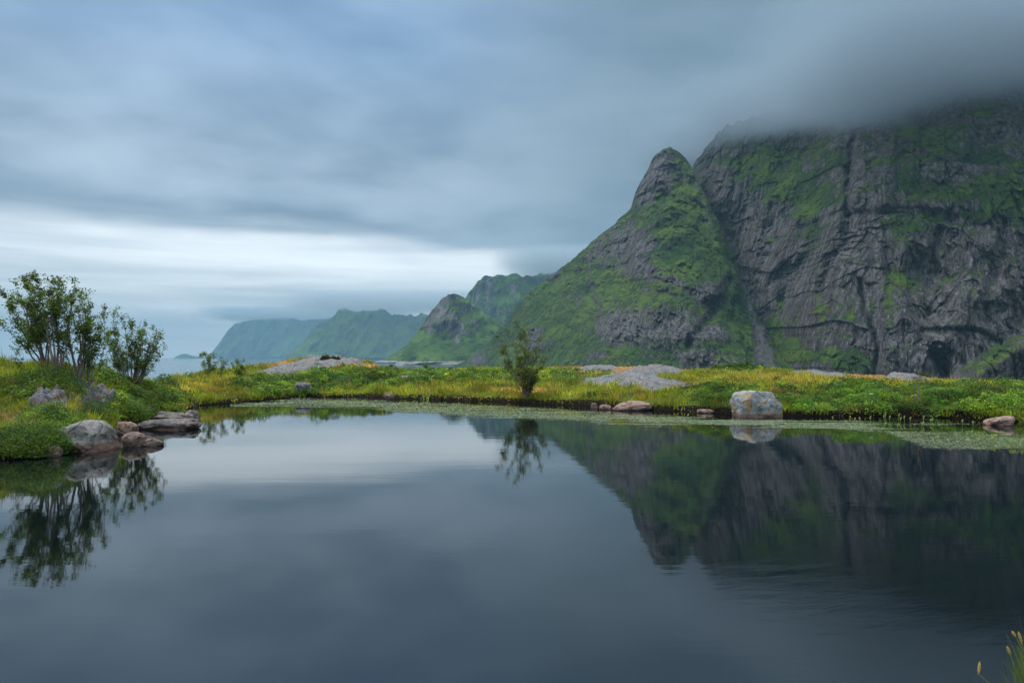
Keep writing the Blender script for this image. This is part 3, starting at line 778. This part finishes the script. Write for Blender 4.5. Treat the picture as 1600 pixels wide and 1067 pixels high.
# low shrubs and herbs: bushlets of leaves, shell over shell
r = np.random.default_rng(5)
x, y, sd, z = scatter(15000, r, aft=0.5, pw=1.5)
sh, dr, ye, px, py = plants(x, y, z)
k = (sh > 0.30 + 0.30*r.random(len(x)))
x, y, z, sd, sh = x[k], y[k], z[k], sd[k], sh[k]
nc = len(x)
big = np.clip(0.55 + 0.9*fbm(x/1.7, y/1.7, 13.0, 3), 0.15, 1.4)
cr_ = r.uniform(0.13, 0.30, nc)*(0.6 + 0.55*np.clip(sh, 0, 1.2))*(0.7 + 0.5*big)
chh = cr_*r.uniform(0.7, 1.3, nc)*(0.45 + 0.75*big)
PALS = [(0.0717, 0.1571, 0.0171), (0.1059, 0.2135, 0.0205), (0.1708, 0.2733, 0.0239), (0.0478, 0.1161, 0.0222), (0.0854, 0.1452, 0.0273)]
cc_ = tints(nc, PALS, r, 0.22)
tone = 0.5 + 0.9*fbm(x/2.2, y/2.2, 21.0, 3)
cc_ *= (0.55 + 0.95*np.clip(tone, 0, 1.1))[:, None]*np.array((1.12, 1.0, 0.95))
yel = (fbm(x/1.4, y/1.4, 31.0, 2) > 0.30) & (r.random(nc) < 0.6)
cc_[yel] *= (1.9, 1.5, 1.0)
rus = (fbm(x/1.1, y/1.1, 37.0, 2) > 0.38) & (r.random(nc) < 0.5)
cc_[rus] *= (1.6, 0.95, 1.0)
per = np.clip((cr_/(y*0.0021))**2*2.6, 14, 90).astype(int)
idx = np.repeat(np.arange(nc), per); n = len(idx)
a = r.uniform(0, 2*math.pi, n); q = np.sqrt(r.random(n))
dome = np.sqrt(np.clip(1-q**2.2, 0, 1))
lay = 1 - 0.35*r.random(n)**2
c3 = np.stack([x[idx] + np.cos(a)*q*cr_[idx], y[idx] + np.sin(a)*q*cr_[idx], z[idx] + (chh[idx]*dome*lay) + 0.01], 1)
over = (sd[idx] < 0.30) & (r.random(n) < 0.8)
c3[over, 1] -= r.random(over.sum())*0.22; c3[over, 2] -= r.random(over.sum())*0.22*np.clip(0.4 + 1.2*fbm(x[idx][over]/1.1, y[idx][over]/1.1, 2.0, 2), 0, 1.3)
c3[:, 2] = np.maximum(c3[:, 2], 0.05)
s = c3[:, 1]*0.00120*r.uniform(0.7, 1.5, n)
V, Fc = quads(c3, s, 0.55, r, 0.25, up=np.stack([np.cos(a)*q*0.5, np.sin(a)*q*0.5, 0*q+0.2], 1))
c = cc_[idx]*(1 + 0.22*r.normal(size=(n, 1))).clip(0.5, 1.7)
print("shrub leaves", n)
shr = mesh("low_shrubs", V, Fc, M_LEAF, cols=np.repeat(c, 4, 0), smooth=False)
tag(shr, kind="stuff")

# grass
r = np.random.default_rng(6)
x, y, sd, z = scatter(330000, r, aft=3.0, pw=1.15)
sh, dr, ye, px, py = plants(x, y, z)
k = (sh < 0.75 + 0.3*r.random(len(x))) & (r.random(len(x)) > 0.75*np.clip(dr, 0, 1)*0.6)
x, y, z, sd, sh, dr, ye = [q[k] for q in (x, y, z, sd, sh, dr, ye)]
# blades on the near bank too
nb_ = 42000
xn = 12*r.normal(size=nb_)*0.4; yn = r.uniform(-5, 6, nb_); sn = pond_sd(xn, yn); kn = (sn > 0.05) & (np.hypot(xn, yn) > 1.0)
xn, yn, sn = xn[kn], yn[kn], sn[kn]; zn = gz(xn, yn, sn)
x = np.concatenate([x, xn]); y = np.concatenate([y, yn]); z = np.concatenate([z, zn]); sd = np.concatenate([sd, sn])
sh = np.concatenate([sh, 0*xn]); dr = np.concatenate([dr, 0*xn]); ye = np.concatenate([ye, 0*xn])
n = len(x)
dd = np.maximum(y, 6.0)
tus = np.clip(0.5 + 0.9*fbm(x/0.7, y/0.7, 41.0, 3), 0, 1.3)
h = (0.05 + 0.24*tus**1.5)*r.uniform(0.5, 1.35, n)*(1 - 0.45*np.clip(dr, 0, 1))*(1 - 0.35*ss(y, 45, 62))
wd = dd*0.00085*r.uniform(0.7, 1.4, n)
th = r.uniform(0, 2*math.pi, n)
bx = np.cos(th)*wd; by = np.sin(th)*wd*0.5
lx = r.normal(size=n)*0.40*h - 0.05*h; hang = np.clip(0.3 + 1.3*fbm(x/1.2, y/1.2, 17.0, 3), 0, 1.3)*(sd < 0.22)
ly = r.normal(size=n)*0.40*h - hang*0.9*h; h = h*(1-hang) - hang*r.random(n)*0.22*hang
base = np.stack([x, y, z-0.02], 1)
V = np.stack([base + np.stack([-bx, -by, 0*bx], 1), base + np.stack([bx, by, 0*bx], 1), base + np.stack([lx, ly, h], 1)], 1).reshape(-1, 3)
Fc = np.arange(3*n).reshape(-1, 3)
c = tints(n, [(0.1875, 0.2875, 0.0150), (0.2500, 0.3375, 0.0200), (0.1500, 0.2500, 0.0150), (0.3125, 0.3750, 0.0275)], r, 0.2)
fy = ss(ye + 0.25*r.normal(size=n), 0.35, 0.9)[:, None]
c = c*(1-fy) + tints(n, [(0.4560, 0.4320, 0.0300), (0.3600, 0.3840, 0.0240), (0.5400, 0.4560, 0.0600)], r, 0.2)*fy
fd = ss(dr + 0.3*r.normal(size=n), 0.35, 0.8)[:, None]
c = c*(1-fd) + tints(n, [(0.55, 0.32, 0.10), (0.42, 0.25, 0.09), (0.60, 0.42, 0.17)], r, 0.2)*fd
c = c*(0.55 + 0.75*np.clip(0.5 + 1.1*fbm(x/2.0, y/2.0, 51.0, 3), 0, 1))[:, None]
br = ss(fbm(x/1.6, y/1.6, 61.0, 3) + 0.15*r.normal(size=n), 0.25, 0.55)[:, None]*0.7
c = c*(1-br) + c*np.array((1.25, 0.85, 1.0))*br
c = c*np.array((1.22, 1.03, 0.95))
stalk = (r.random(n) < 0.022) & (sd > 0.3); h = np.where(stalk, h*1.9, h); V[2::3, 2] = base[:, 2] + h
c[stalk] = np.array((0.36, 0.27, 0.10))*r.uniform(0.7, 1.2, (stalk.sum(), 1))
gr = mesh("grass", V, Fc, M_GRASS, cols=np.repeat(c, 3, 0), smooth=False)
tag(gr, kind="stuff")

# ---- pondweed floating along the far shore
r = np.random.default_rng(8)
n = 150000
px = r.uniform(360, 1680, n)
ysh = np.interp(px, PXc, cc[:, 1])
lo_ = np.interp(px, [360,480,600,760,900,1100,1300,1420,1600,1680],[2,0,4,6,7,7,6,6,6,6])
hi_ = np.interp(px, [360,400,480,560,640,720,800,900,1000,1100,1200,1300,1380,1450,1600,1680],[4,10,16,18,22,26,27,27,25,22,19,20,26,50,46,44])
py = ysh + lo_ + (hi_-lo_)*r.random(n)
D = H*F/(py-HY); x = (px-CX)/F*D
edge_ = np.minimum(py-ysh-lo_, ysh+hi_-py)/6.0
st = fbm(x/5.0, D/0.75, 2.0, 4, 0.6) + 0.5*fbm(x/0.8, D/0.3, 5.0, 2)
gap = np.exp(-((py-(670+(px-1500)*0.03))/5.5)**2)*ss(px, 1330, 1420)
keep = (st + 0.75*np.clip(edge_, -0.2, 1) - 1.2*gap - 0.08 > 0.55*r.random(n)) & (pond_sd(x, D) < -0.15)
x, D = x[keep], D[keep]; n = len(x)
s = D*0.0011*r.uniform(0.6, 1.5, n)
V, Fc = quads(np.stack([x, D, np.full(n, 0.006)+0.006*r.random(n)], 1), s, 0.35, r, 0.97)
c = tints(n, [(0.15, 0.19, 0.085), (0.20, 0.24, 0.12), (0.11, 0.15, 0.06), (0.24, 0.26, 0.15)], r, 0.2)
wd_ = mesh("pondweed", V, Fc, M_WEED, cols=np.repeat(c, 4, 0), smooth=False)
tag(wd_, kind="stuff")

# ---- trees and bushes
def tube(pts, rad, sides=5):
    pts = np.asarray(pts, float); n = len(pts)
    t = np.gradient(pts, axis=0); t /= np.linalg.norm(t, axis=1)[:, None]+1e-9
    ref = np.where(np.abs(t[:, :1]) < 0.8, [[1., 0, 0]], [[0, 1., 0]])
    a = np.cross(t, ref); a /= np.linalg.norm(a, axis=1)[:, None]+1e-9
    b = np.cross(t, a)
    an = np.linspace(0, 2*math.pi, sides, endpoint=False)
    V = pts[:, None] + np.asarray(rad)[:, None, None]*(np.cos(an)[None, :, None]*a[:, None] + np.sin(an)[None, :, None]*b[:, None])
    i = (np.arange(n-1)*sides)[:, None] + np.arange(sides)[None]
    j = (np.arange(n-1)*sides)[:, None] + (np.arange(sides)[None]+1) % sides
    return V.reshape(-1, 3), np.stack([i, j, j+sides, i+sides], -1).reshape(-1, 4)
class Bag:
    def __init__(s): s.v, s.f, s.n = [], [], 0
    def add(s, v, f): s.v.append(v); s.f.append(f+s.n); s.n += len(v)
    def build(s, name, mat, parent, cols=None, smooth=True):
        return mesh(name, np.concatenate(s.v), np.concatenate(s.f), mat, parent, cols=cols, smooth=smooth)
GREENS = [(0.1056, 0.1706, 0.0195), (0.1463, 0.2194, 0.0227), (0.2113, 0.2762, 0.0325), (0.0731, 0.1300, 0.0195)]
def tree(name, label, cat, base, D, tops, seed, r0=0.03, first=0.3, twigs=16, leaves=34, leaf=0.040, tlen=0.42, pal=GREENS, spread=0.5, bare=0.25, z=None, group=None):
    """stems from one foot to the given tops (pixel, pixel, depth offset)"""
    r = np.random.default_rng(seed)
    bx, by, bz = at(base[0], base[1], D)
    bz = gz1(bx, by) if z is None else z
    root = empty(name, (bx, by, bz-0.05)); tag(root, label, cat, group)
    wood, lc, ls = Bag(), [], []
    for i, tp in enumerate(tops):
        dD = tp[2] if len(tp) > 2 else r.uniform(-0.5, 0.5)
        ox = tp[3]/F*D if len(tp) > 3 else r.uniform(-0.05, 0.05)
        T = np.array(at(tp[0], tp[1], D+dD)) - np.array((bx, by, bz-0.05))
        P0 = np.array((ox, r.uniform(-0.1, 0.1), -0.05))
        L_ = np.linalg.norm(T-P0)
        C1 = P0 + np.array((T[0]*0.25, T[1]*0.25, T[2]*0.42)) + r.normal(size=3)*0.05*L_
        t = np.linspace(0, 1, 15)[:, None]
        pts = (1-t)**2*P0 + 2*t*(1-t)*C1 + t*t*T
        pts[1:-1] += np.cumsum(r.normal(size=(13, 3))*0.012*L_, 0)*np.sin(t[1:-1]*math.pi)
        rs = r0*r.uniform(0.7, 1.15)*(1-0.86*t[:, 0]**0.9)*min(1, L_/2)**0.5
        wood.add(*tube(pts, rs, 6))
        nt_ = int(twigs*max(0.4, min(1, L_/2)))
        for q in range(nt_):
            u = first + (1-first)*r.random()**0.8
            k = u*14; k0 = int(min(13, k)); p0 = pts[k0] + (pts[k0+1]-pts[k0])*(k-k0)
            ax = pts[k0+1]-pts[k0]; ax /= np.linalg.norm(ax)
            dr_ = r.normal(size=3); dr_[2] = abs(dr_[2])*0.4; dr_ /= np.linalg.norm(dr_)
            d_ = ax*(1-spread) + dr_*spread*1.2; d_[2] += 0.25; d_ /= np.linalg.norm(d_)
            ln = tlen*r.uniform(0.5, 1.2)*(1.15-0.55*u)*min(1, L_/1.6)
            m_ = 6; tt_ = np.linspace(0, 1, m_)[:, None]
            tw = p0 + d_*ln*tt_ + np.array((0, 0, 1))*0.12*ln*tt_**2 + np.cumsum(r.normal(size=(m_, 3))*0.03*ln, 0)*tt_
            wood.add(*tube(tw, np.linspace(max(0.004, rs[k0]*0.45), 0.0025, m_), 4))
            subs = [tw]
            for e in range(3):
                p1 = tw[r.integers(1, m_-1)]
                d2 = d_ + r.normal(size=3)*0.6; d2[2] += 0.15; d2 /= np.linalg.norm(d2)
                sb = p1 + d2*ln*r.uniform(0.3, 0.6)*np.linspace(0, 1, 4)[:, None]
                wood.add(*tube(sb, np.linspace(0.004, 0.002, 4), 4)); subs.append(sb)
            if r.random() < bare*u: continue
            for sb in subs:
                nl = int(1.5*leaves*r.uniform(0.5, 1.4)/2)
                kk = r.random(nl)**0.7*(len(sb)-1); ki = kk.astype(int).clip(0, len(sb)-2)
                c = sb[ki] + (sb[ki+1]-sb[ki])*(kk-ki)[:, None] + r.normal(size=(nl, 3))*leaf*1.3
                lc.append(c); ls.append(leaf*r.uniform(0.6, 1.35, nl))
    wood.build("trunk", M_BARK, root)
    c = np.concatenate(lc); s_ = np.concatenate(ls)
    V, Fc = quads(c, s_, 0.45, r, 0.25)
    tone = 0.8 + 0.5*fbm(c[:, 0]*2.2, c[:, 1]*2.2, c[:, 2]*2.2, 2)
    mesh("crown", V, Fc, M_LEAF, root, cols=np.repeat(tints(len(c), pal, r)*tone[:, None], 4, 0), smooth=False)
    return root
tree("tree", "tallest many stemmed tree at the left edge, with a low branch reaching left", "tree", (68, 571), 20.6,
     [(9,462,.3,-4),(24,446,-.3,-2),(38,440,.2,0),(50,433,-.1,2),(62,442,.3,3),(2,508,-.2,-5),(30,470,-.6,0),(46,460,.6,1),(58,458,-.5,4),(16,480,.3,-2)], 31, 0.032, 0.30, 18, 17)
tree("tree", "slim tree with a thick pale trunk, second from the left", "tree", (91, 573), 20.4,
     [(84,444,.1,0),(97,446,-.2,1),(76,462,.4,0),(92,466,-.4,0),(86,480,.5,0)], 32, 0.046, 0.36, 18, 17)
tree("tree", "tree leaning left with spiky bare tips, third from the left", "tree", (121, 577), 20.8,
     [(117,447,.1,0),(126,456,-.2,1),(108,470,.4,-1),(121,478,-.4,0),(101,520,.2,-3),(132,480,.3,2)], 33, 0.04, 0.36, 17, 14, bare=0.5)
tree("tree", "low open tree between the spiky one and the round bush", "tree", (136, 578), 21.0,
     [(143,470,.1,0),(152,486,-.2,1),(160,482,.3,2),(138,500,-.4,0),(156,505,.4,2),(150,540,.1,2)], 34, 0.022, 0.30, 14, 13, bare=0.35)
tree("bush", "large round many stemmed bush right of the trees", "bush", (207, 597), 25.3,
     [(158,512,.3,-4),(256,522,.2,4),(164,505,.3,-3),(177,492,-.3,-3),(192,497,.2,-2),(204,506,-.2,0),(218,508,.4,1),(229,507,-.4,2),(241,514,.1,3),(252,528,-.2,4),(255,548,.3,4),(160,530,0,-4),(172,545,.5,-4),(236,560,-.5,4),(184,520,.6,-1),(212,525,-.6,1),(226,535,.6,2),(198,535,-.6,0)], 35, 0.026, 0.25, 15, 15, 0.036)
tree("tree", "slender young tree alone on the middle of the far bank", "tree", (822, 621), 32.6,
     [(776,522,.3,-2),(790,512,-.3,-1),(806,508,.2,0),(818,506,-.2,0),(830,514,.4,0),(846,524,-.4,1),(862,545,.1,2),(784,548,-.2,-2),(852,562,.3,2),(806,545,-.5,0),(826,550,.5,0),(838,545,0,1),(812,580,.2,-2),(834,585,-.2,2)], 36, 0.026, 0.12, 14, 18, 0.040, 0.5, pal=[(0.09,0.135,0.012),(0.13,0.17,0.016),(0.18,0.21,0.024)])
tree("bush", "small leafy bush on the grass ridge in front of the sea", "bush", (326, 588), 36.6,
     [(313,556,.2),(320,551,-.2),(327,553,.1),(334,556,-.1),(338,566,.2),(348,559,.3,14),(352,565,.1,15),(318,572,-.2),(333,574,.2)], 37, 0.018, 0.15, 12, 14, 0.04, 0.4)
tree("bush", "small dense bush right of the leafy one on the ridge", "bush", (372, 592), 38.2,
     [(361,566,.2),(367,562,-.2),(374,563,.1),(381,562,-.1),(383,574,.2),(362,578,-.2),(374,580,0)], 38, 0.016, 0.12, 12, 16, 0.04, 0.35)
tree("sapling", "tiny sapling on the ridge at the left edge", "sapling", (27, 571), 20.6, [(22,545,.1),(28,543,0),(33,552,-.1),(20,558,0)], 39, 0.012, 0.2, 9, 8, 0.03, 0.25)
tree("sapling", "tiny leafy plant right of the round bush", "sapling", (256, 600), 27.6, [(251,586,0),(258,585,.1),(261,590,-.1)], 40, 0.010, 0.15, 8, 8, 0.036, 0.25)
tree("bush", "little dark bush against the distant inlet", "bush", (670, 582), 47.5, [(664,572,.1),(669,570,0),(674,573,-.1),(662,577,0),(677,577,.1)], 41, 0.014, 0.1, 12, 14, 0.05, 0.35)
tree("sapling", "thin nearly bare sapling standing in the right bushes", "sapling", (1434, 648), 25.2, [(1424,578,0,0),(1429,560,.2,0),(1440,562,-.1,1),(1436,598,.1,1),(1412,618,-.2,-3),(1441,602,.2,2)], 42, 0.018, 0.45, 7, 5, 0.03, 0.28, bare=0.7, pal=[(0.09,0.13,0.02),(0.05,0.09,0.015)])
tree("bush", "small green bush on the skyline behind the bare sapling", "bush", (1447, 593), 57.0, [(1438,583,.1),(1444,580,0),(1450,583,-.1),(1457,588,.1),(1434,588,0)], 43, 0.016, 0.1, 12, 16, 0.06, 0.4, pal=[(0.06,0.11,0.014),(0.08,0.13,0.018)])

def cushion(name, label, cat, px, y, D, wpx, hpx, pal, n, seed, depth=0.7, group=None):
    """a low domed shrub: stems, and leaves through its whole volume"""
    r = np.random.default_rng(seed)
    X, Y, Z = at(px, y, D); Z = gz1(X, Y)
    root = empty(name, (X, Y, Z-0.03)); tag(root, label, cat, group)
    w_, h_ = wpx/F*D/2, (hpx/F*D)
    a = r.uniform(0, 2*math.pi, n); q = np.sqrt(r.random(n)); 
    ex, ey = np.cos(a)*q, np.sin(a)*q
    dome = np.sqrt(np.clip(1-q**2.4, 0, 1))*(0.75 + 0.55*fbm(ex*2.2+seed, ey*2.2, 1.0, 3))
    c = np.stack([ex*w_, ey*w_*depth, h_*dome*r.random(n)**0.45 + 0.03], 1)
    s_ = D*0.0013*r.uniform(0.7, 1.5, n)
    V, Fc = quads(c, s_, 0.5, r, 0.3)
    mesh("crown", V, Fc, M_LEAF, root, cols=np.repeat(tints(n, pal, r), 4, 0), smooth=False)
    wd = Bag()
    for k in range(14):
        j = r.integers(0, n); e = c[j]
        pts = np.stack([np.linspace(0, e[0], 5), np.linspace(0, e[1], 5), np.linspace(0, e[2], 5)**1.0], 1)
        wd.add(*tube(pts, np.linspace(0.015, 0.005, 5), 4))
    wd.build("trunk", M_BARK, root)
    return root
cushion("shrub", "brown green heather hummock on top of the pale ledge", "shrub", 514, 560, 48.5, 38, 13, [(0.075,0.070,0.014),(0.10,0.075,0.02),(0.05,0.06,0.012)], 5000, 51)
cushion("shrub", "wide low green shrub on the skyline in front of the cliff", "shrub", 1158, 577, 62.0, 66, 10, [(0.05,0.10,0.012),(0.07,0.12,0.016)], 6500, 52)
cushion("shrub", "small yellow green shrub beside the wide skyline shrub", "shrub", 1119, 579, 61.0, 18, 7, [(0.12,0.17,0.014),(0.16,0.2,0.02)], 2200, 53)
cushion("shrub", "yellow green clump at the right edge above the pond", "shrub", 1604, 668, 21.9, 34, 24, [(0.16,0.17,0.014),(0.12,0.15,0.014),(0.09,0.13,0.012)], 3500, 54)

# ---- water plants with a yellow tip above the pondweed
WP = [(1382,656,7),(1384,653,7),(1390,655,5),(1404,654,7),(1407,658,6),(1413,657,7),(1422,657,5),(1443,659,9),(1440,665,6),(1454,660,5),(1457,660,7),(1504,662,6),(1521,664,6),(1402,669,7),
      (1482,691,5),(1530,691,7),(1551,689,6),(1554,689,11),(1579,695,8),(1583,694,9),(1586,695,7),(1597,695,9),(1302,656,5),(1329,656,6),(1336,657,4),(1345,658,6),(1360,659,9),(1512,690,4),(1075,652,5),(1465,685,4)]
m, bs = material("yellow_green_stem"); finish(bs, (0.20, 0.24, 0.05), 0.6); M_STEM = m
m, bs = material("yellow_flower"); finish(bs, (0.46, 0.42, 0.12), 0.6); M_YEL = m
for i, (px, y, h) in enumerate(WP):
    D = H*F/(y-HY+2); r = np.random.default_rng(100+i)
    X = (px-CX)/F*D; hh_ = (h+2)/F*D
    root = empty("water_plant", (X, D, 0)); tag(root, "thin yellow tipped water plant standing out of the pondweed", "water plant", "water plants standing in the pondweed at the right")
    lean = r.normal()*0.12*hh_
    t = np.linspace(0, 1, 5)
    pts = np.stack([lean*t**2, 0*t, -0.05 + (hh_+0.05)*t], 1)
    mesh("stem", *tube(pts, np.full(5, 0.0075), 5), M_STEM, root)
    b = Bag(); v, f = ICO[2]
    for k in range(4):
        q = 1-0.11*k
        b.add(v*np.array((0.011, 0.011, 0.016)) + np.array((lean*q*q + 0.012*(-1)**k, 0, hh_*q)), f)
    b.build("flower", M_YEL, root)

# ---- small flowers on the banks
m, bs = material("white_petals"); finish(bs, (0.75, 0.75, 0.72), 0.6); M_WHITE = m
for lab, px, y, dz in (("single white flower in the bushes right of the square boulder", 1356, 627, 0.35), ("single white flower below the small dense bush on the ridge", 374, 595, 0.25)):
    X, Y, Z = hit(px, y+5); Z = gz1(X, Y)
    root = empty("flower", (X, Y-0.25, Z)); tag(root, lab, "flower")
    b = Bag(); v, f = ICO[2]
    for k in range(6):
        a = k*math.pi/3
        b.add(v*np.array((0.035, 0.03, 0.012)) + np.array((0.028*math.cos(a), 0.028*math.sin(a), dz+0.012)), f)
    b.build("petal", M_WHITE, root)
    mesh("stem", *tube(np.array([(0, 0, -0.05), (0, 0, dz/2), (0, 0, dz)]), np.full(3, 0.006), 5), M_STEM, root)

# ---- grass tuft at the photographer's feet
r = np.random.default_rng(77)
T0 = np.array((2.16, 2.85)); tz = gz1(*T0)
root = empty("grass_tuft", (T0[0], T0[1], tz)); tag(root, "tuft of tall grass with seed heads in the near right corner", "grass tuft")
def blade(b, p0, p1, w0, sag):
    t = np.linspace(0, 1, 8)[:, None]
    mid = (p0+p1)/2 + np.array((0, 0, sag))
    c = (1-t)**2*p0 + 2*t*(1-t)*mid + t*t*p1
    ww = w0*(1-t**1.5)[:, 0] + 0.0003
    dirn = p1-p0; sd_ = np.cross(dirn, (0.2, 1, 0)); sd_ /= np.linalg.norm(sd_)
    L_ = c - sd_*ww[:, None]; R_ = c + sd_*ww[:, None]
    V = np.stack([L_, R_], 1).reshape(-1, 3)
    i = np.arange(7)*2
    b.add(V, np.stack([i, i+1, i+3, i+2], 1))
    return c
bb = Bag(); nbl = 0; cl = []
org = np.array((T0[0], T0[1], tz))
def tip(px, y, D): return np.array(at(px, y, D)) - org
for k in range(240):
    p0 = np.array((r.normal()*0.10, r.normal()*0.10, -0.02))
    tx = 1592 + abs(r.normal())*45 - 32*r.random(); ty = 985 + 80*r.random() + max(0, (1592-tx))*1.5
    p1 = tip(tx, ty, 2.85 + r.uniform(-0.2, 0.2))
    blade(bb, p0, p1, r.uniform(0.0012, 0.0026), 0.08)
for tx, ty in ((1571,985),(1574,992),(1592,963),(1522,1056),(1565,1030),(1562,1047),(1585,1003),(1578,1020),(1584,1052)):
    blade(bb, np.array((r.normal()*0.08, r.normal()*0.06, -0.02)), tip(tx, ty, 2.85), 0.0018, 0.14)
nv_ = bb.n
gc = np.repeat(tints(nv_//16, [(0.10,0.15,0.02),(0.16,0.19,0.03),(0.07,0.11,0.015),(0.26,0.22,0.06)], r), 16, 0)
bb.build("blades", M_GRASS, root, cols=gc)
m, bs = material("straw_seed_head"); tc = S(node("ShaderNodeTexCoord").outputs["Object"])
finish(bs, mix(noise(tc, 160, 2), (0.30, 0.17, 0.04), (0.60, 0.42, 0.12)), 0.8); M_SEED = m
for (px, y, hpx, lean) in ((1530, 1043, 20, -0.1), (1576, 1016, 15, 0.35), (1594, 996, 20, 0.3), (1584, 990, 10, 0.6)):
    tp = tip(px - lean*hpx/2, y-hpx/2, 2.85); bt = tip(px + lean*hpx/2, y+hpx/2, 2.85)
    t = np.linspace(0, 1, 12)[:, None]
    c = bt + (tp-bt)*t
    rad_ = 0.0052*np.sin(math.pi*np.clip(t[:, 0]*0.94+0.03, 0, 1))**0.6*(1+0.25*np.sin(np.arange(12)*2.4))
    h_ = mesh("seed_head", *tube(c, rad_, 7), M_SEED, root)
    t = np.linspace(0, 1, 10)[:, None]
    p0 = np.array((r.normal()*0.06, r.normal()*0.05, -0.02)); mid = (p0+bt)/2 + np.array((0, 0, 0.13))
    mesh("stalk", *tube((1-t)**2*p0 + 2*t*(1-t)*mid + t*t*bt, np.full(10, 0.0013), 5), M_STEM, root)

# ------------------------------------------------------------------ air: haze and the cloud caps on the mountains
def cloud(name, loc, size, tilt, sigma, base=(-0.9, -0.3), nscale=2.2, col=(0.80, 0.86, 0.92), thresh=(0.30, 0.62), left=(-1.0, -0.55), rotz=0.0, top=(1.0, 0.6)):
    m = bpy.data.materials.new("cloud_vapour"); m.use_nodes = True
    S.nt = m.node_tree
    for n in list(m.node_tree.nodes): m.node_tree.nodes.remove(n)
    o_ = node("ShaderNodeOutputMaterial"); v = node("ShaderNodeVolumePrincipled")
    tc = S(node("ShaderNodeTexCoord").outputs["Object"])
    x, y, z = sep(tc)
    nz_ = noise(vscale(tc, 1.0, 1.0, size[2]/size[0]*1.6), nscale, 4, 0.55)
    n0 = noise(tc, nscale*0.45, 1, 0.5)
    zz_ = z + (nz_ - 0.5)*0.9 + (n0 - 0.5)*0.5
    den = sstep(zz_, base[0], base[1])*sstep(z, *top)
    den = den*sstep(x + (nz_-0.5)*0.5, left[0], left[1])*sstep(x, 1.0, 0.75)*sstep(y, 1.0, 0.8)*sstep(y, -1.0, -0.8)
    den = den*sstep(z, -1.0, -0.9)
    put(v, "Density", den*sigma); put(v, "Color", (*col, 1))
    v.inputs["Anisotropy"].default_value = 0.0
    S.nt.links.new(v.outputs[0], o_.inputs["Volume"])
    m.cycles.volume_step_rate = 0.25
    # closed rounded slab
    n = 12
    vs, fs = [], []
    import bmesh
    bm = bmesh.new(); bmesh.ops.create_cube(bm, size=2.0)
    me = bpy.data.meshes.new(name); bm.to_mesh(me); bm.free()
    me.materials.append(m)
    o = bpy.data.objects.new(name, me); COL.objects.link(o)
    o.location = loc; o.scale = size; o.rotation_euler = (tilt, 0, rotz)
    tag(o, kind="stuff")
    return o
cloud("cloud", (622, 800, 257), (480, 430, 48), R(9.6), 0.026, col=(0.42, 0.50, 0.56), base=(-0.85, -0.35), nscale=3.2, left=(-1.0, -0.62))
cloud("cloud", (310, 2480, 306), (380, 240, 58), 0.0, 0.010, col=(0.56, 0.64, 0.69))
cloud("cloud", (-650, 4850, 352), (930, 450, 75), 0.0, 0.006, col=(0.70, 0.76, 0.80))
cloud("cloud", (-2250, 8250, 466), (1200, 650, 85), 0.0, 0.006, col=(0.75, 0.80, 0.84))

HZ = 560.0
m = bpy.data.materials.new("hazy_air"); m.use_nodes = True
S.nt = m.node_tree
for n in list(m.node_tree.nodes): m.node_tree.nodes.remove(n)
o_ = node("ShaderNodeOutputMaterial"); v = node("ShaderNodeVolumePrincipled")
v.inputs["Color"].default_value = (0.26, 0.44, 0.55, 1); v.inputs["Density"].default_value = 1.5e-4
S.nt.links.new(v.outputs[0], o_.inputs["Volume"])
hv = np.array([(x, y, z) for x in (-13000, 13000) for y in (-13000, 13000) for z in (SEA-4, HZ)], float)
hz = mesh("haze", hv, np.array([(0,1,3,2),(4,6,7,5),(0,4,5,1),(2,3,7,6),(0,2,6,4),(1,5,7,3)]), m, smooth=False)
tag(hz, kind="stuff")
